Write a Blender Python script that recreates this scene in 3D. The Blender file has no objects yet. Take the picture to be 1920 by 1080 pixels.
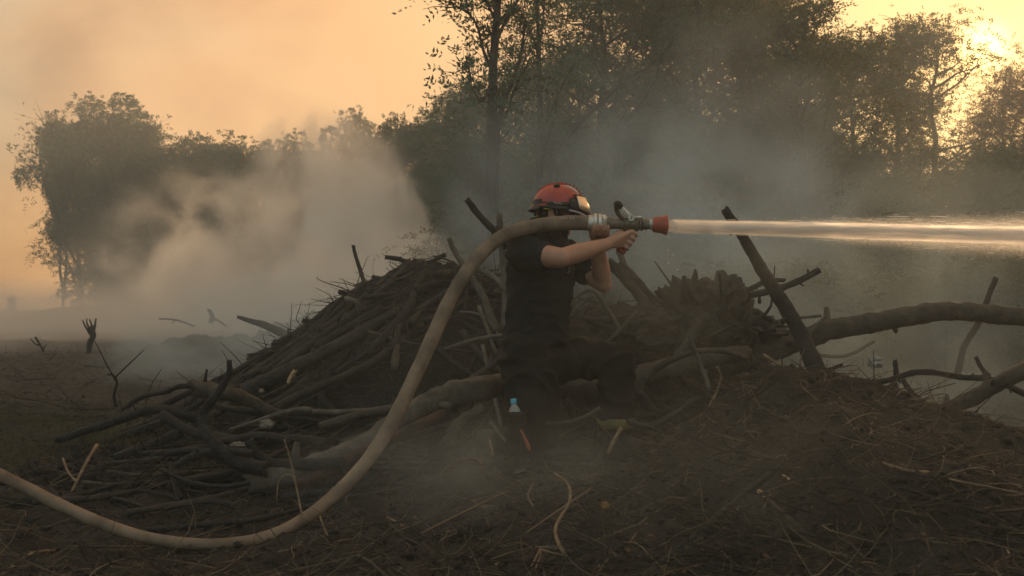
import bpy, bmesh, math, random
import numpy as np
from mathutils import Vector, Matrix, Quaternion
from mathutils import noise as mnoise
R = math.radians
sc = bpy.context.scene
C = sc.collection
rng = np.random.RandomState(7)
random.seed(7)

# ------------------------------------------------------------------ camera
CAMH = 0.80
FPX = 1867.0
cam_d = bpy.data.cameras.new('camera')
cam = bpy.data.objects.new('camera', cam_d); C.objects.link(cam)
cam.location = (0, 0, CAMH); cam.rotation_euler = (R(90), 0, 0)
cam_d.sensor_width = 36.0; cam_d.lens = 36.0 * FPX / 1920.0
cam_d.shift_y = 40.0 / 1920.0
cam_d.clip_start = 0.05; cam_d.clip_end = 3000
cam_d.dof.use_dof = True; cam_d.dof.focus_distance = 4.9; cam_d.dof.aperture_fstop = 6.3
sc.camera = cam

def P(px, py, Y):
    return Vector(((px - 960.0) / FPX * Y, Y, CAMH - (py - 580.0) / FPX * Y))

# ------------------------------------------------------------------ world / sun
SUN_DIR = Vector(((1842 - 960) / FPX, 1.0, (580 - 92) / FPX)).normalized()
sun_el = math.asin(SUN_DIR.z); sun_az = math.atan2(SUN_DIR.x, SUN_DIR.y)
w = bpy.data.worlds.new('World'); sc.world = w; w.use_nodes = True
nt = w.node_tree; nt.nodes.clear()
N = nt.nodes.new; L = nt.links.new
out = N('ShaderNodeOutputWorld')
sky = N('ShaderNodeTexSky'); sky.sky_type = 'NISHITA'; sky.sun_disc = False
sky.sun_elevation = sun_el; sky.sun_rotation = sun_az; sky.dust_density = 1.5; sky.air_density = 1.5
bg1 = N('ShaderNodeBackground'); bg1.inputs[1].default_value = 0.018
L(sky.outputs[0], bg1.inputs[0])
tc = N('ShaderNodeTexCoord')
dotn = N('ShaderNodeVectorMath'); dotn.operation = 'DOT_PRODUCT'
L(tc.outputs['Generated'], dotn.inputs[0]); dotn.inputs[1].default_value = SUN_DIR
# smoke veil: colour by angle from the sun
ac = N('ShaderNodeMath'); ac.operation = 'ARCCOSINE'; L(dotn.outputs['Value'], ac.inputs[0])
nz = N('ShaderNodeTexNoise'); nz.inputs['Scale'].default_value = 2.1; nz.inputs['Detail'].default_value = 5; nz.inputs['Roughness'].default_value = .5; nz.inputs['Distortion'].default_value = .6
mp = N('ShaderNodeMapping'); mp.inputs['Scale'].default_value = (1, 1, 1.25); mp.inputs['Rotation'].default_value = (0, R(22), 0)
L(tc.outputs['Generated'], mp.inputs[0]); L(mp.outputs[0], nz.inputs[0])
na = N('ShaderNodeMath'); na.operation = 'MULTIPLY_ADD'; L(nz.outputs[0], na.inputs[0]); na.inputs[1].default_value = .9; na.inputs[2].default_value = -.45
ad = N('ShaderNodeMath'); ad.operation = 'ADD'; L(ac.outputs[0], ad.inputs[0]); L(na.outputs[0], ad.inputs[1])
mr = N('ShaderNodeMath'); mr.operation = 'DIVIDE'; L(ad.outputs[0], mr.inputs[0]); mr.inputs[1].default_value = math.pi
ramp = N('ShaderNodeValToRGB'); L(mr.outputs[0], ramp.inputs[0])
e = ramp.color_ramp.elements
stops = [(0.0, (1.0, .56, .16)), (.07, (1.0, .57, .19)), (.13, (1.0, .56, .20)), (.19, (.95, .47, .155)), (.25, (.90, .45, .16)), (.31, (.78, .45, .20)), (.37, (.58, .49, .35)), (.44, (.54, .61, .57)), (.60, (.54, .72, .77)), (1.0, (.52, .72, .81))]
e[0].position = stops[0][0]; e[0].color = (*stops[0][1], 1); e[1].position = 1; e[1].color = (*stops[-1][1], 1)
for p_, c_ in stops[1:-1]:
    k = e.new(p_); k.color = (*c_, 1)
# drifting smoke clouds: thicker parts are deeper orange, thinner parts paler
cn = N('ShaderNodeTexNoise'); cn.inputs['Scale'].default_value = 3.8; cn.inputs['Detail'].default_value = 6; cn.inputs['Roughness'].default_value = .5; cn.inputs['Distortion'].default_value = .35
L(mp.outputs[0], cn.inputs[0])
cr = N('ShaderNodeValToRGB'); L(cn.outputs[0], cr.inputs[0]); ce = cr.color_ramp.elements
ce[0].position = .40; ce[0].color = (.64, .47, .36, 1); ce[1].position = .61; ce[1].color = (1.16, 1.12, 1.08, 1)
k = ce.new(.50); k.color = (.97, .83, .70, 1)
cl = N('ShaderNodeVectorMath'); cl.operation = 'MULTIPLY'; L(ramp.outputs[0], cl.inputs[0]); L(cr.outputs[0], cl.inputs[1])
# soft aureole round the sun (thin smoke scatters it)
gl = N('ShaderNodeMapRange'); gl.interpolation_type = 'SMOOTHERSTEP'
L(ac.outputs[0], gl.inputs[0]); gl.inputs[1].default_value = .135; gl.inputs[2].default_value = 0.0; gl.inputs[3].default_value = 0; gl.inputs[4].default_value = 1
gl2 = N('ShaderNodeMapRange'); gl2.interpolation_type = 'SMOOTHERSTEP'
L(ac.outputs[0], gl2.inputs[0]); gl2.inputs[1].default_value = .034; gl2.inputs[2].default_value = 0.006; gl2.inputs[3].default_value = 0; gl2.inputs[4].default_value = 4.0
glc = N('ShaderNodeMath'); glc.operation = 'MULTIPLY_ADD'; L(gl.outputs[0], glc.inputs[0]); glc.inputs[1].default_value = .6; L(gl2.outputs[0], glc.inputs[2])
gcol = N('ShaderNodeVectorMath'); gcol.operation = 'SCALE'; gcol.inputs[0].default_value = (1.0, .58, .17); L(glc.outputs[0], gcol.inputs['Scale'])
addc = N('ShaderNodeVectorMath'); addc.operation = 'ADD'; L(cl.outputs[0], addc.inputs[0]); L(gcol.outputs[0], addc.inputs[1])
bg2 = N('ShaderNodeBackground'); L(addc.outputs[0], bg2.inputs[0]); bg2.inputs[1].default_value = .76
adds = N('ShaderNodeAddShader'); L(bg1.outputs[0], adds.inputs[0]); L(bg2.outputs[0], adds.inputs[1])
L(adds.outputs[0], out.inputs['Surface'])

sd = bpy.data.lights.new('sun', 'SUN'); sd.energy = 5.0; sd.color = (1.0, .63, .34); sd.angle = R(3.0)
sun = bpy.data.objects.new('sun', sd); C.objects.link(sun)
sun.rotation_euler = (-SUN_DIR).to_track_quat('-Z', 'Y').to_euler()

sc.view_settings.view_transform = 'Standard'; sc.view_settings.look = 'None'
sc.view_settings.exposure = 0.27; sc.view_settings.gamma = 1.0; sc.view_settings.use_curve_mapping = False
sc.render.engine = 'CYCLES'
cy = sc.cycles
cy.use_denoising = True
cy.max_bounces = 9; cy.diffuse_bounces = 3; cy.glossy_bounces = 2; cy.transmission_bounces = 4; cy.volume_bounces = 7; cy.transparent_max_bounces = 8
cy.sample_clamp_indirect = 4.0
cy.volume_step_rate = 1.0; cy.volume_max_steps = 256

# ------------------------------------------------------------------ helpers
MAT = {}
def newmat(name):
    m = bpy.data.materials.new(name); m.use_nodes = True
    t = m.node_tree; b = t.nodes.get('Principled BSDF'); MAT[name] = m
    return m, t, b

def simple(name, c1, c2=None, rough=.8, scale=8.0, bump=.0, bscale=40.0, metal=0, spec=.3, detail=4, aniso=None, extra=None, coords='Object', bdist=.01):
    """noise-mottled material; aniso stretches the noise (x,y,z)."""
    m, t, b = newmat(name)
    b.inputs['Roughness'].default_value = rough; b.inputs['Metallic'].default_value = metal
    b.inputs['Specular IOR Level'].default_value = spec
    tcn = t.nodes.new('ShaderNodeTexCoord'); mpn = t.nodes.new('ShaderNodeMapping')
    t.links.new(tcn.outputs[coords], mpn.inputs[0])
    if aniso: mpn.inputs['Scale'].default_value = aniso
    if c2 is None: c2 = tuple(min(1, v * .6) for v in c1)
    n = t.nodes.new('ShaderNodeTexNoise'); n.inputs['Scale'].default_value = scale; n.inputs['Detail'].default_value = detail; n.inputs['Roughness'].default_value = .62
    t.links.new(mpn.outputs[0], n.inputs[0])
    r = t.nodes.new('ShaderNodeValToRGB'); r.color_ramp.elements[0].position = .33; r.color_ramp.elements[1].position = .68
    r.color_ramp.elements[0].color = (*c2, 1); r.color_ramp.elements[1].color = (*c1, 1)
    if extra:
        k = r.color_ramp.elements.new(extra[0]); k.color = (*extra[1], 1)
    t.links.new(n.outputs[0], r.inputs[0]); t.links.new(r.outputs[0], b.inputs['Base Color'])
    if bump:
        n2 = t.nodes.new('ShaderNodeTexNoise'); n2.inputs['Scale'].default_value = bscale; n2.inputs['Detail'].default_value = 5
        t.links.new(mpn.outputs[0], n2.inputs[0])
        bp = t.nodes.new('ShaderNodeBump'); bp.inputs['Strength'].default_value = bump; bp.inputs['Distance'].default_value = bdist
        t.links.new(n2.outputs[0], bp.inputs['Height']); t.links.new(bp.outputs[0], b.inputs['Normal'])
    return m

def leafmat(name, c1, c2, trans, tr_amt=.45):
    m, t, b = newmat(name)
    geo = t.nodes.new('ShaderNodeNewGeometry'); n = t.nodes.new('ShaderNodeTexNoise'); n.inputs['Scale'].default_value = 1.3; n.inputs['Detail'].default_value = 6; n.inputs['Roughness'].default_value = .8
    t.links.new(geo.outputs['Position'], n.inputs[0])
    r = t.nodes.new('ShaderNodeValToRGB'); r.color_ramp.elements[0].position = .35; r.color_ramp.elements[1].position = .65
    r.color_ramp.elements[0].color = (*c2, 1); r.color_ramp.elements[1].color = (*c1, 1)
    t.links.new(n.outputs[0], r.inputs[0]); t.links.new(r.outputs[0], b.inputs['Base Color'])
    b.inputs['Roughness'].default_value = .55; b.inputs['Specular IOR Level'].default_value = .25
    tr = t.nodes.new('ShaderNodeBsdfTranslucent'); tr.inputs[0].default_value = (*trans, 1)
    mx = t.nodes.new('ShaderNodeMixShader'); mx.inputs[0].default_value = tr_amt
    t.links.new(b.outputs[0], mx.inputs[1]); t.links.new(tr.outputs[0], mx.inputs[2])
    t.links.new(mx.outputs[0], t.nodes['Material Output'].inputs[0])
    return m

def volmat(name, color, density, aniso=.35):
    m = bpy.data.materials.new(name); m.use_nodes = True; t = m.node_tree; t.nodes.clear()
    o = t.nodes.new('ShaderNodeOutputMaterial'); v = t.nodes.new('ShaderNodeVolumePrincipled')
    v.inputs['Color'].default_value = (*color, 1); v.inputs['Density'].default_value = density; v.inputs['Anisotropy'].default_value = aniso
    t.links.new(v.outputs[0], o.inputs['Volume']); return m, t, v

def link(name, me, m=None, parent=None, loc=None):
    o = bpy.data.objects.new(name, me); C.objects.link(o)
    if m is not None and me is not None and not me.materials: me.materials.append(m)
    if parent is not None: o.parent = parent
    if loc is not None: o.location = loc
    return o

def tag(o, label=None, cat=None, group=None, kind=None):
    if label: o['label'] = label
    if cat: o['category'] = cat
    if group: o['group'] = group
    if kind: o['kind'] = kind
    return o

def fastmesh(name, V, F, smooth=True):
    """V (n,3), F (m,k) index array, k = 3 or 4."""
    V = np.ascontiguousarray(V, dtype=np.float32); F = np.ascontiguousarray(F, dtype=np.int32)
    me = bpy.data.meshes.new(name); n, k = F.shape
    me.vertices.add(len(V)); me.vertices.foreach_set('co', V.ravel())
    me.loops.add(n * k); me.loops.foreach_set('vertex_index', F.ravel())
    me.polygons.add(n); me.polygons.foreach_set('loop_start', np.arange(0, n * k, k, dtype=np.int32))
    me.polygons.foreach_set('loop_total', np.full(n, k, dtype=np.int32))
    if smooth: me.polygons.foreach_set('use_smooth', np.ones(n, dtype=bool))
    me.update(calc_edges=True); me.validate()
    return me

def bmmesh(name, bm, smooth=True):
    me = bpy.data.meshes.new(name); bmesh.ops.recalc_face_normals(bm, faces=bm.faces[:])
    bm.to_mesh(me); bm.free()
    if smooth:
        for p in me.polygons: p.use_smooth = True
    return me

# numpy value noise
_perm = np.random.RandomState(3).rand(4096)
def _h(ix, iy):
    return _perm[(ix * 374761393 + iy * 668265263 ^ (ix * iy * 1274126177 >> 3)) & 4095]
def vnoise(x, y):
    ix = np.floor(x).astype(np.int64); iy = np.floor(y).astype(np.int64); fx = x - ix; fy = y - iy
    fx = fx * fx * (3 - 2 * fx); fy = fy * fy * (3 - 2 * fy)
    a = _h(ix, iy); b = _h(ix + 1, iy); c = _h(ix, iy + 1); d = _h(ix + 1, iy + 1)
    return (a + (b - a) * fx) * (1 - fy) + (c + (d - c) * fx) * fy
def fbm(x, y, o=5, g=.5):
    x = np.asarray(x, float); y = np.asarray(y, float); s = 0; a = 1; t = 0
    for i in range(o):
        s = s + a * (vnoise(x * 2 ** i + 17.3 * i, y * 2 ** i - 9.1 * i) - .5); t += a; a *= g
    return s / t
def sstep(a, b, x):
    t = np.clip((x - a) / (b - a), 0, 1); return t * t * (3 - 2 * t)

def catmull(pts, n=6):
    pts = [Vector(p) for p in pts]
    if len(pts) < 3:
        return [pts[0].lerp(pts[-1], i / n) for i in range(n + 1)]
    P_ = [pts[0] * 2 - pts[1]] + pts + [pts[-1] * 2 - pts[-2]]; r = []
    for i in range(1, len(P_) - 2):
        a, b, c, d = P_[i - 1:i + 3]
        for k in range(n):
            t = k / n
            r.append(.5 * ((2 * b) + (c - a) * t + (2 * a - 5 * b + 4 * c - d) * t * t + (3 * b - a - 3 * c + d) * t ** 3))
    r.append(pts[-1]); return r

def tube_arrays(path, radii, sides=8, rough=0.0, seed=0, jag=0.0, ell=None):
    """closed tube. returns V, F(quads). ends closed by shrinking rings."""
    rs = np.random.RandomState(seed); path = [Vector(p) for p in path]; n = len(path)
    V = []; T0 = (path[1] - path[0]).normalized()
    up = Vector((0, 0, 1)) if abs(T0.z) < .9 else Vector((1, 0, 0))
    u = T0.cross(up).normalized(); ph = rs.rand() * 10
    rings = []
    for i in range(n):
        T = (path[min(i + 1, n - 1)] - path[max(i - 1, 0)]).normalized()
        u = (u - T * u.dot(T)).normalized(); v = T.cross(u)
        rings.append((path[i], T, u.copy(), v, radii[i]))
    seq = [(rings[0], .02, -.0)] + [(r, 1, 0) for r in rings] + [(rings[-1], .02, 0)]
    for j, ((p, T, u_, v, r), sc_, off) in enumerate(seq):
        for k in range(sides):
            a = 2 * math.pi * k / sides
            rr = r * sc_
            if rough and sc_ == 1:
                rr *= 1 + rough * (mnoise.noise(Vector((k * 1.7 + ph, j * .55, seed * .37))) + .6 * mnoise.noise(Vector((math.cos(a) * 1.3 + ph, math.sin(a) * 1.3, j * .16 + seed))))
            q = p + u_ * (math.cos(a) * rr) + v * (math.sin(a) * rr * (ell or 1))
            if jag and (j == 1 or j == len(seq) - 2):
                q = q + T * (jag * r * (rs.rand() - .5) * 2 * (1 if j > 1 else -1))
            V.append(q)
    F = []
    m = len(seq)
    for j in range(m - 1):
        for k in range(sides):
            k2 = (k + 1) % sides
            F.append((j * sides + k, j * sides + k2, (j + 1) * sides + k2, (j + 1) * sides + k))
    return np.array([tuple(v) for v in V]), np.array(F)

def join(parts):
    Vs = []; Fs = []; o = 0
    for V, F in parts:
        Vs.append(V); Fs.append(F + o); o += len(V)
    return np.vstack(Vs), np.vstack(Fs)

# ------------------------------------------------------------------ materials
simple('soil', (.034, .031, .026), (.011, .0105, .009), .95, 5.5, .9, 55, bdist=.02, extra=(.52, (.023, .0195, .016)), coords='Object')
simple('heap_soil', (.016, .0145, .0125), (.005, .005, .005), .95, 7, 1.0, 45, bdist=.03)
simple('charred', (.022, .022, .022), (.006, .006, .0065), .75, 22, .9, 70, bdist=.012, spec=.25)
simple('bark_dark', (.038, .034, .030), (.012, .011, .0105), .85, 14, .9, 60, bdist=.012)
simple('bark', (.075, .062, .049), (.026, .022, .018), .85, 12, .9, 55, bdist=.012)
simple('bark_red', (.090, .047, .033), (.026, .018, .015), .85, 10, .9, 50, bdist=.012)
simple('bark_grey', (.115, .100, .082), (.042, .037, .031), .85, 12, .8, 50, bdist=.01)
simple('wood_pale', (.25, .175, .11), (.11, .075, .045), .8, 25, .5, 90)
simple('wood_raw', (.50, .34, .19), (.28, .16, .08), .8, 30, .5, 90)
simple('twig_dark', (.050, .041, .033), (.016, .014, .012), .9, 3)
simple('twig_pale', (.19, .145, .10), (.08, .058, .04), .9, 4)
simple('chip', (.15, .085, .05), (.04, .025, .017), .9, 6)
simple('dry_leaf', (.30, .17, .06), (.12, .06, .025), .7, 6)
simple('grass', (.10, .09, .035), (.045, .045, .02), .8, 3)
simple('tree_bark', (.034, .030, .026), (.014, .012, .011), .9, 6, .6, 20, bdist=.03)
simple('stone', (.22, .19, .16), (.09, .075, .06), .9, 18, .8, 30)
simple('paper', (.34, .32, .29), (.16, .15, .13), .8, 12, .5, 30)
leafmat('leaf_green', (.048, .118, .052), (.024, .062, .034), (.10, .09, .025), .22)
leafmat('leaf_olive', (.060, .105, .038), (.028, .054, .024), (.17, .12, .03), .35)
leafmat('leaf_far', (.050, .090, .050), (.026, .048, .030), (.10, .09, .03), .3)
leafmat('leaf_rust', (.16, .095, .035), (.07, .045, .02), (.30, .16, .04), .4)
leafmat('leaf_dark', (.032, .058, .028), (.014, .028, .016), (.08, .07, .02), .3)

# ------------------------------------------------------------------ ground
def gh(x, y):
    x = np.asarray(x, float); y = np.asarray(y, float)
    z = np.zeros(np.broadcast(x, y).shape)
    z = z + .07 * np.exp(-((x - .4) / 1.2) ** 2 - ((y - 5.1) / .9) ** 2)
    z = z - .075 * np.exp(-((x - .45) / .55) ** 2 - ((y - 4.7) / .45) ** 2)
    z = z - .13 * sstep(-.1, -1.0, x) * np.exp(-((y - 3.7) / 1.1) ** 2)
    # right-hand mound, seen from its near side, falling into a hollow behind
    A = np.interp(x, [-.5, 0.0, .35, .71, 1.02, 1.34, 1.65, 2.0, 2.4, 3.2], [0, .04, .09, .34, .545, .50, .40, .20, .05, 0])
    back = np.interp(x, [.2, .7, 1.1, 3], [.7, .7, .55, .5])
    f = np.where(y < 3.9, .10 + .90 * sstep(1.6, 3.95, y), np.exp(-((y - 3.9) / back) ** 2))
    z = z + A * f
    z = z - .22 * sstep(1.0, 1.8, x) * np.exp(-((y - 5.6) / 1.2) ** 2)
    # bank under the left-hand trees, gentle swells far off
    z = z + 1.0 * np.exp(-((x + 19.5) / 3.6) ** 2 - ((y - 46) / 5) ** 2)
    d = np.hypot(x, y)
    z = z + fbm(x * .25, y * .25, 3) * .22 * sstep(7, 25, d) * (1 - sstep(60, 120, d))
    near = 1 - sstep(9, 30, d)
    z = z + (fbm(x * 1.3, y * 1.3, 3) * .16 + fbm(x * 3.1 + 2, y * 3.1, 3) * .10 + fbm(x * 7 + 5, y * 7, 4, .62) * .085 + np.abs(fbm(x * 16 + 9, y * 16, 4, .6)) * .06) * near
    z = z + fbm(x * 2.2, y * 2.2, 4) * .16 * sstep(8, 14, d) * (1 - sstep(30, 45, d))
    return z

ang = np.concatenate([np.linspace(-180, -50, 40)[:-1], np.linspace(-48, 48, 640), np.linspace(50, 180, 40)[1:-1]])
rad = np.concatenate([[.02, .3, .8, 1.2], 1.4 * np.exp(np.linspace(0, math.log(9 / 1.4), 400)), 9 * np.exp(np.linspace(0, math.log(1500 / 9), 140))[1:]])
AA, RR = np.meshgrid(np.radians(ang), rad)
GX = RR * np.sin(AA); GY = RR * np.cos(AA); GZ = gh(GX, GY)
nr, na_ = AA.shape
idx = np.arange(nr * na_).reshape(nr, na_)
nxt = np.roll(idx, -1, axis=1)
F = np.stack([idx[:-1], nxt[:-1], nxt[1:], idx[1:]], -1).reshape(-1, 4)
me = fastmesh('ground', np.stack([GX, GY, GZ], -1).reshape(-1, 3), F[:, ::-1])
g = link('ground', me, MAT['soil']); tag(g, kind='structure')

# ------------------------------------------------------------------ brush heaps
def hh(x, y):
    """burnt brush heap behind the firefighter."""
    x = np.asarray(x, float); y = np.asarray(y, float)
    A = np.interp(x, [-2.45, -2.0, -1.69, -1.35, -.975, -.75, -.375, 0, .34, .6, .8, 1.1, 1.4, 1.9, 2.3], [-.2, .22, .50, .70, .93, 1.08, 1.06, .92, .80, .80, .78, .62, .40, .15, -.2])
    x0 = np.interp(x, [-2.4, -1.5, -.7, 2.3], [5.9, 5.7, 5.55, 5.7])
    f = np.where(y < 7, sstep(x0 - .5, 7, y) ** .8, 1 - sstep(7.1, 8.4, y))
    z = (A + .12) * f - .12
    z = z + (fbm(x * 2.5, y * 2.5, 3) * .22 + fbm(x * 8, y * 8, 4, .65) * .13 + np.abs(fbm(x * 18, y * 18, 3)) * .08) * np.clip(f * 3, 0, 1)
    return z
gx, gy = np.meshgrid(np.linspace(-2.5, 2.35, 260), np.linspace(5.1, 8.5, 190))
idx = np.arange(gx.size).reshape(gx.shape)
F = np.stack([idx[:-1, :-1], idx[:-1, 1:], idx[1:, 1:], idx[1:, :-1]], -1).reshape(-1, 4)
me = fastmesh('brush_heap', np.stack([gx, gy, hh(gx, gy)], -1).reshape(-1, 3), F)
o = link('brush_heap', me, MAT['heap_soil'])
tag(o, 'big charred heap of earth and brush smouldering behind the kneeling firefighter', 'brush heap')

def small_heap(cx, cy, rx, ry, h, label, seed):
    gx, gy = np.meshgrid(np.linspace(-rx, rx, 60), np.linspace(-ry, ry, 40))
    r = np.sqrt((gx / rx) ** 2 + (gy / ry) ** 2)
    z = h * (1 - sstep(0, 1, r)) + (fbm(gx * 3 + seed, gy * 3, 4, .6) * .35 * h * 2) * (1 - sstep(.6, 1, r)) - .06 * sstep(.6, 1., r)
    z = z + gh(gx + cx, gy + cy)
    idx = np.arange(gx.size).reshape(gx.shape)
    F = np.stack([idx[:-1, :-1], idx[:-1, 1:], idx[1:, 1:], idx[1:, :-1]], -1).reshape(-1, 4)
    me = fastmesh('brush_heap', np.stack([gx + cx, gy + cy, z], -1).reshape(-1, 3), F)
    tag(link('brush_heap', me, MAT['heap_soil']), label, 'brush heap')
small_heap(P(590, 0, 13).x, 13, 1.5, 1.0, .75, 'low dark heap lost in the thick smoke left of the big brush heap', 3)
small_heap(P(400, 0, 15).x, 15, 1.6, 1.0, .45, 'low smoky heap of debris on the open field at the left', 8)
small_heap(P(760, 0, 12).x, 12, 1.6, 1.0, .95, 'burnt heap just behind the top of the big brush heap', 5)
small_heap(P(1235, 0, 9.5).x, 9.5, 1.3, .8, .85, 'grey brush heap in blue smoke right of the bent elbow', 11)

def surf(x, y):
    a = float(gh(x, y))
    if -2.5 < x < 2.35 and 5.1 < y < 8.5: a = max(a, float(hh(x, y)))
    return a

# ------------------------------------------------------------------ trees
def sprays(rs, pts, dirs, Lf=.075, pairs=5, rach=.26, wid=.42):
    """pinnate leaf sprays: one rhombus per leaflet."""
    n = len(pts)
    d = dirs / (np.linalg.norm(dirs, axis=1, keepdims=True) + 1e-9)
    r = rs.randn(n, 3); s = np.cross(d, r); s /= (np.linalg.norm(s, axis=1, keepdims=True) + 1e-9)
    nn = np.cross(d, s)
    quads = []
    for k in range(pairs * 2 + 1):
        side = 0 if k == pairs * 2 else (1 if k % 2 else -1)
        t = (k // 2 + 1) / (pairs + .5)
        b = pts + d * (rach * t) - np.array([0, 0, 1]) * (t * t * rach * .35)
        ld = d * (.55 if side else 1) + s * side * .85 + rs.randn(n, 3) * .25
        ld /= np.linalg.norm(ld, axis=1, keepdims=True)
        ww = np.cross(ld, nn + rs.randn(n, 3) * .35); ww /= (np.linalg.norm(ww, axis=1, keepdims=True) + 1e-9)
        l = Lf * (.7 + .6 * rs.rand(n, 1)) * (1 - .25 * t)
        quads.append(np.stack([b, b + ld * l * .45 + ww * l * wid * .5, b + ld * l, b + ld * l * .45 - ww * l * wid * .5], 1))
    V = np.concatenate(quads, 0).reshape(-1, 3)
    return V, np.arange(len(V)).reshape(-1, 4)

def make_tree_meshes(seed, H=8.0, base=.2, width=2.2, nl=26, nspray=2600, lean=0.0, tr=.09, balls=0, brad=.5, prof='oval', Lf=.085, pairs=4, rach=.26, clump=.26, subs=5, stems=1):
    rs = np.random.RandomState(seed); wood = []; LP = []; LD = []
    for st in range(stems):
        az0 = rs.rand() * 6.28; sp = (0 if stems == 1 else .10 + .08 * rs.rand())
        tp = []
        for i in range(9):
            t = i / 8
            tp.append((math.cos(az0) * sp * H * t + lean * H * t * t + .012 * H * math.sin(3 * t + seed) + rs.randn() * .008 * H * (t > 0), math.sin(az0) * sp * H * t + rs.randn() * .008 * H * (t > 0), H * t * (.97 if st else 1)))
        pth = catmull(tp, 3); nn = len(pth)
        wood.append(tube_arrays(pth, [tr * (1 - i / nn) ** .8 + .012 for i in range(nn)], 7, .12, seed + st))
        for i in range(nl // stems):
            t = base + (1 - base) * ((i + rs.rand()) / (nl // stems)) ** .9
            p0 = pth[min(nn - 1, int(t * (nn - 1)))]
            if prof == 'oval': pr = math.sin(math.pi * min(1, max(.06, (t - base) / (1 - base) * .92 + .08))) ** .7
            elif prof == 'cap': pr = .25 + .95 * sstep(.35, .8, t) * (1 - .75 * sstep(.9, 1.02, t))
            else: pr = 1 - .55 * t
            ln = width * float(pr) * (.6 + .5 * rs.rand()); az = rs.rand() * 6.28 + i * 2.4; rise = .35 + .5 * rs.rand()
            q = [Vector(p0)]; d = Vector((math.cos(az), math.sin(az), rise)).normalized()
            for k in range(4):
                d = (d + Vector(rs.randn(3) * .16) + Vector((0, 0, .06))).normalized(); q.append(q[-1] + d * ln / 4)
            wood.append(tube_arrays(catmull(q, 2), [tr * .38 * (1 - j / 9) + .006 for j in range(9)], 5, .1, seed + i))
            for k in range(subs):
                f = .3 + .7 * rs.rand(); j = min(3, int(f * 4)); b = q[j].lerp(q[j + 1], f * 4 - j)
                sd_ = (d + Vector(rs.randn(3) * .7)).normalized(); sl = ln * (.2 + .3 * rs.rand()) + .15
                en = b + sd_ * sl
                wood.append(tube_arrays([b, b.lerp(en, .5) + Vector(rs.randn(3) * .04), en], [.012, .008, .004], 3, 0, 0))
                for _ in range(3):
                    c = b.lerp(en, .35 + .65 * rs.rand()); LP.append(tuple(c)); LD.append(tuple(sd_))
    LP = np.array(LP); LD = np.array(LD)
    ii = rs.randint(0, len(LP), nspray)
    pts = LP[ii] + rs.randn(nspray, 3) * clump * np.array([1, 1, .8])
    dirs = LD[ii] + rs.randn(nspray, 3) * .8
    if balls:
        cc_ = LP[rs.choice(len(LP), balls)]; rb = brad * (.6 + .7 * rs.rand(balls)); q = rs.randn(nspray, 3); q /= np.linalg.norm(q, axis=1, keepdims=True)
        kk = rs.randint(0, balls, nspray); m_ = rs.rand(nspray) < .85
        pts = np.where(m_[:, None], cc_[kk] + q * (rb[kk] * (.75 + .3 * rs.rand(nspray)))[:, None] * np.array([1, 1, .8]), pts); dirs = np.where(m_[:, None], q * .6 + rs.randn(nspray, 3) * .5 + np.array([0, 0, .3]), dirs)
    V, F = sprays(rs, pts, dirs, Lf, pairs, rach)
    wm = fastmesh('trunk', *join(wood)); cm = fastmesh('crown', V, F, smooth=False)
    return wm, cm, float(np.percentile(V[:, 2], 99.3)), float(np.percentile(np.abs(V[:, :2]), 97))

def place_tree(name, ms, x, y, z, H, rot, leaf, label, cat='tree', group=None, wide=1.0, crown_name='crown'):
    wm, cm, H0 = ms[:3]; s = H / H0
    o = bpy.data.objects.new(name, None); C.objects.link(o); o.location = (x, y, z); o.rotation_euler = (0, 0, rot); o.scale = (s * wide, s * wide, s)
    a = bpy.data.objects.new('trunk', wm); C.objects.link(a); a.parent = o
    b = bpy.data.objects.new(crown_name, cm); C.objects.link(b); b.parent = o; b['kind'] = 'stuff'
    if not wm.materials: wm.materials.append(MAT['tree_bark'])
    if not cm.materials: cm.materials.append(MAT['leaf_green'])
    b.material_slots[0].link = 'OBJECT'; b.material_slots[0].material = MAT[leaf]
    tag(o, label, cat, group); return o

TV = [make_tree_meshes(101, nl=30, nspray=4200, width=1.9, base=.14),
      make_tree_meshes(102, nl=28, nspray=3800, width=1.7, base=.18, lean=.06),
      make_tree_meshes(103, nl=34, nspray=4600, width=2.3, base=.12),
      make_tree_meshes(104, nl=26, nspray=3000, width=1.8, base=.22, lean=-.05, clump=.22),
      make_tree_meshes(105, nl=24, nspray=2300, width=1.5, base=.25, clump=.2, stems=2)]
TV.append(make_tree_meshes(106, nl=22, nspray=1500, width=1.7, base=.2, clump=.3))
TF = [make_tree_meshes(201, nl=40, nspray=5200, width=2.5, base=.03, Lf=.15, pairs=3, clump=.36, prof='full', balls=70, brad=.55, rach=.22),
      make_tree_meshes(202, nl=36, nspray=4600, width=2.2, base=.03, Lf=.15, pairs=3, clump=.32, balls=60, brad=.5, rach=.22),
      make_tree_meshes(203, H=9, nl=56, nspray=8500, width=2.9, base=.40, prof='cap', Lf=.15, pairs=3, clump=.34, balls=80, brad=.62, rach=.22, lean=.0, tr=.16, stems=2, subs=7)]
SH = [make_tree_meshes(301, H=3, nl=22, nspray=1700, width=1.5, base=.05, tr=.03, stems=2, clump=.25),
      make_tree_meshes(302, H=3, nl=20, nspray=1500, width=1.3, base=.05, tr=.03, stems=2, clump=.22)]

def tree_px(px, topy, Y, ms, leaf, label, rot=0., wide=1.0, group=None, name='leafy_tree', cat='tree', wpx=None):
    x = (px - 960) / FPX * Y; H = CAMH - (topy - 580) / FPX * Y
    z = float(gh(x, Y))
    if wpx: wide = (wpx * .5 / FPX * Y) / (ms[3] * (H - z) / ms[2])
    return place_tree(name, ms, x, Y, z - .05, H - z, rot, leaf, label, cat, group, wide)

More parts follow.
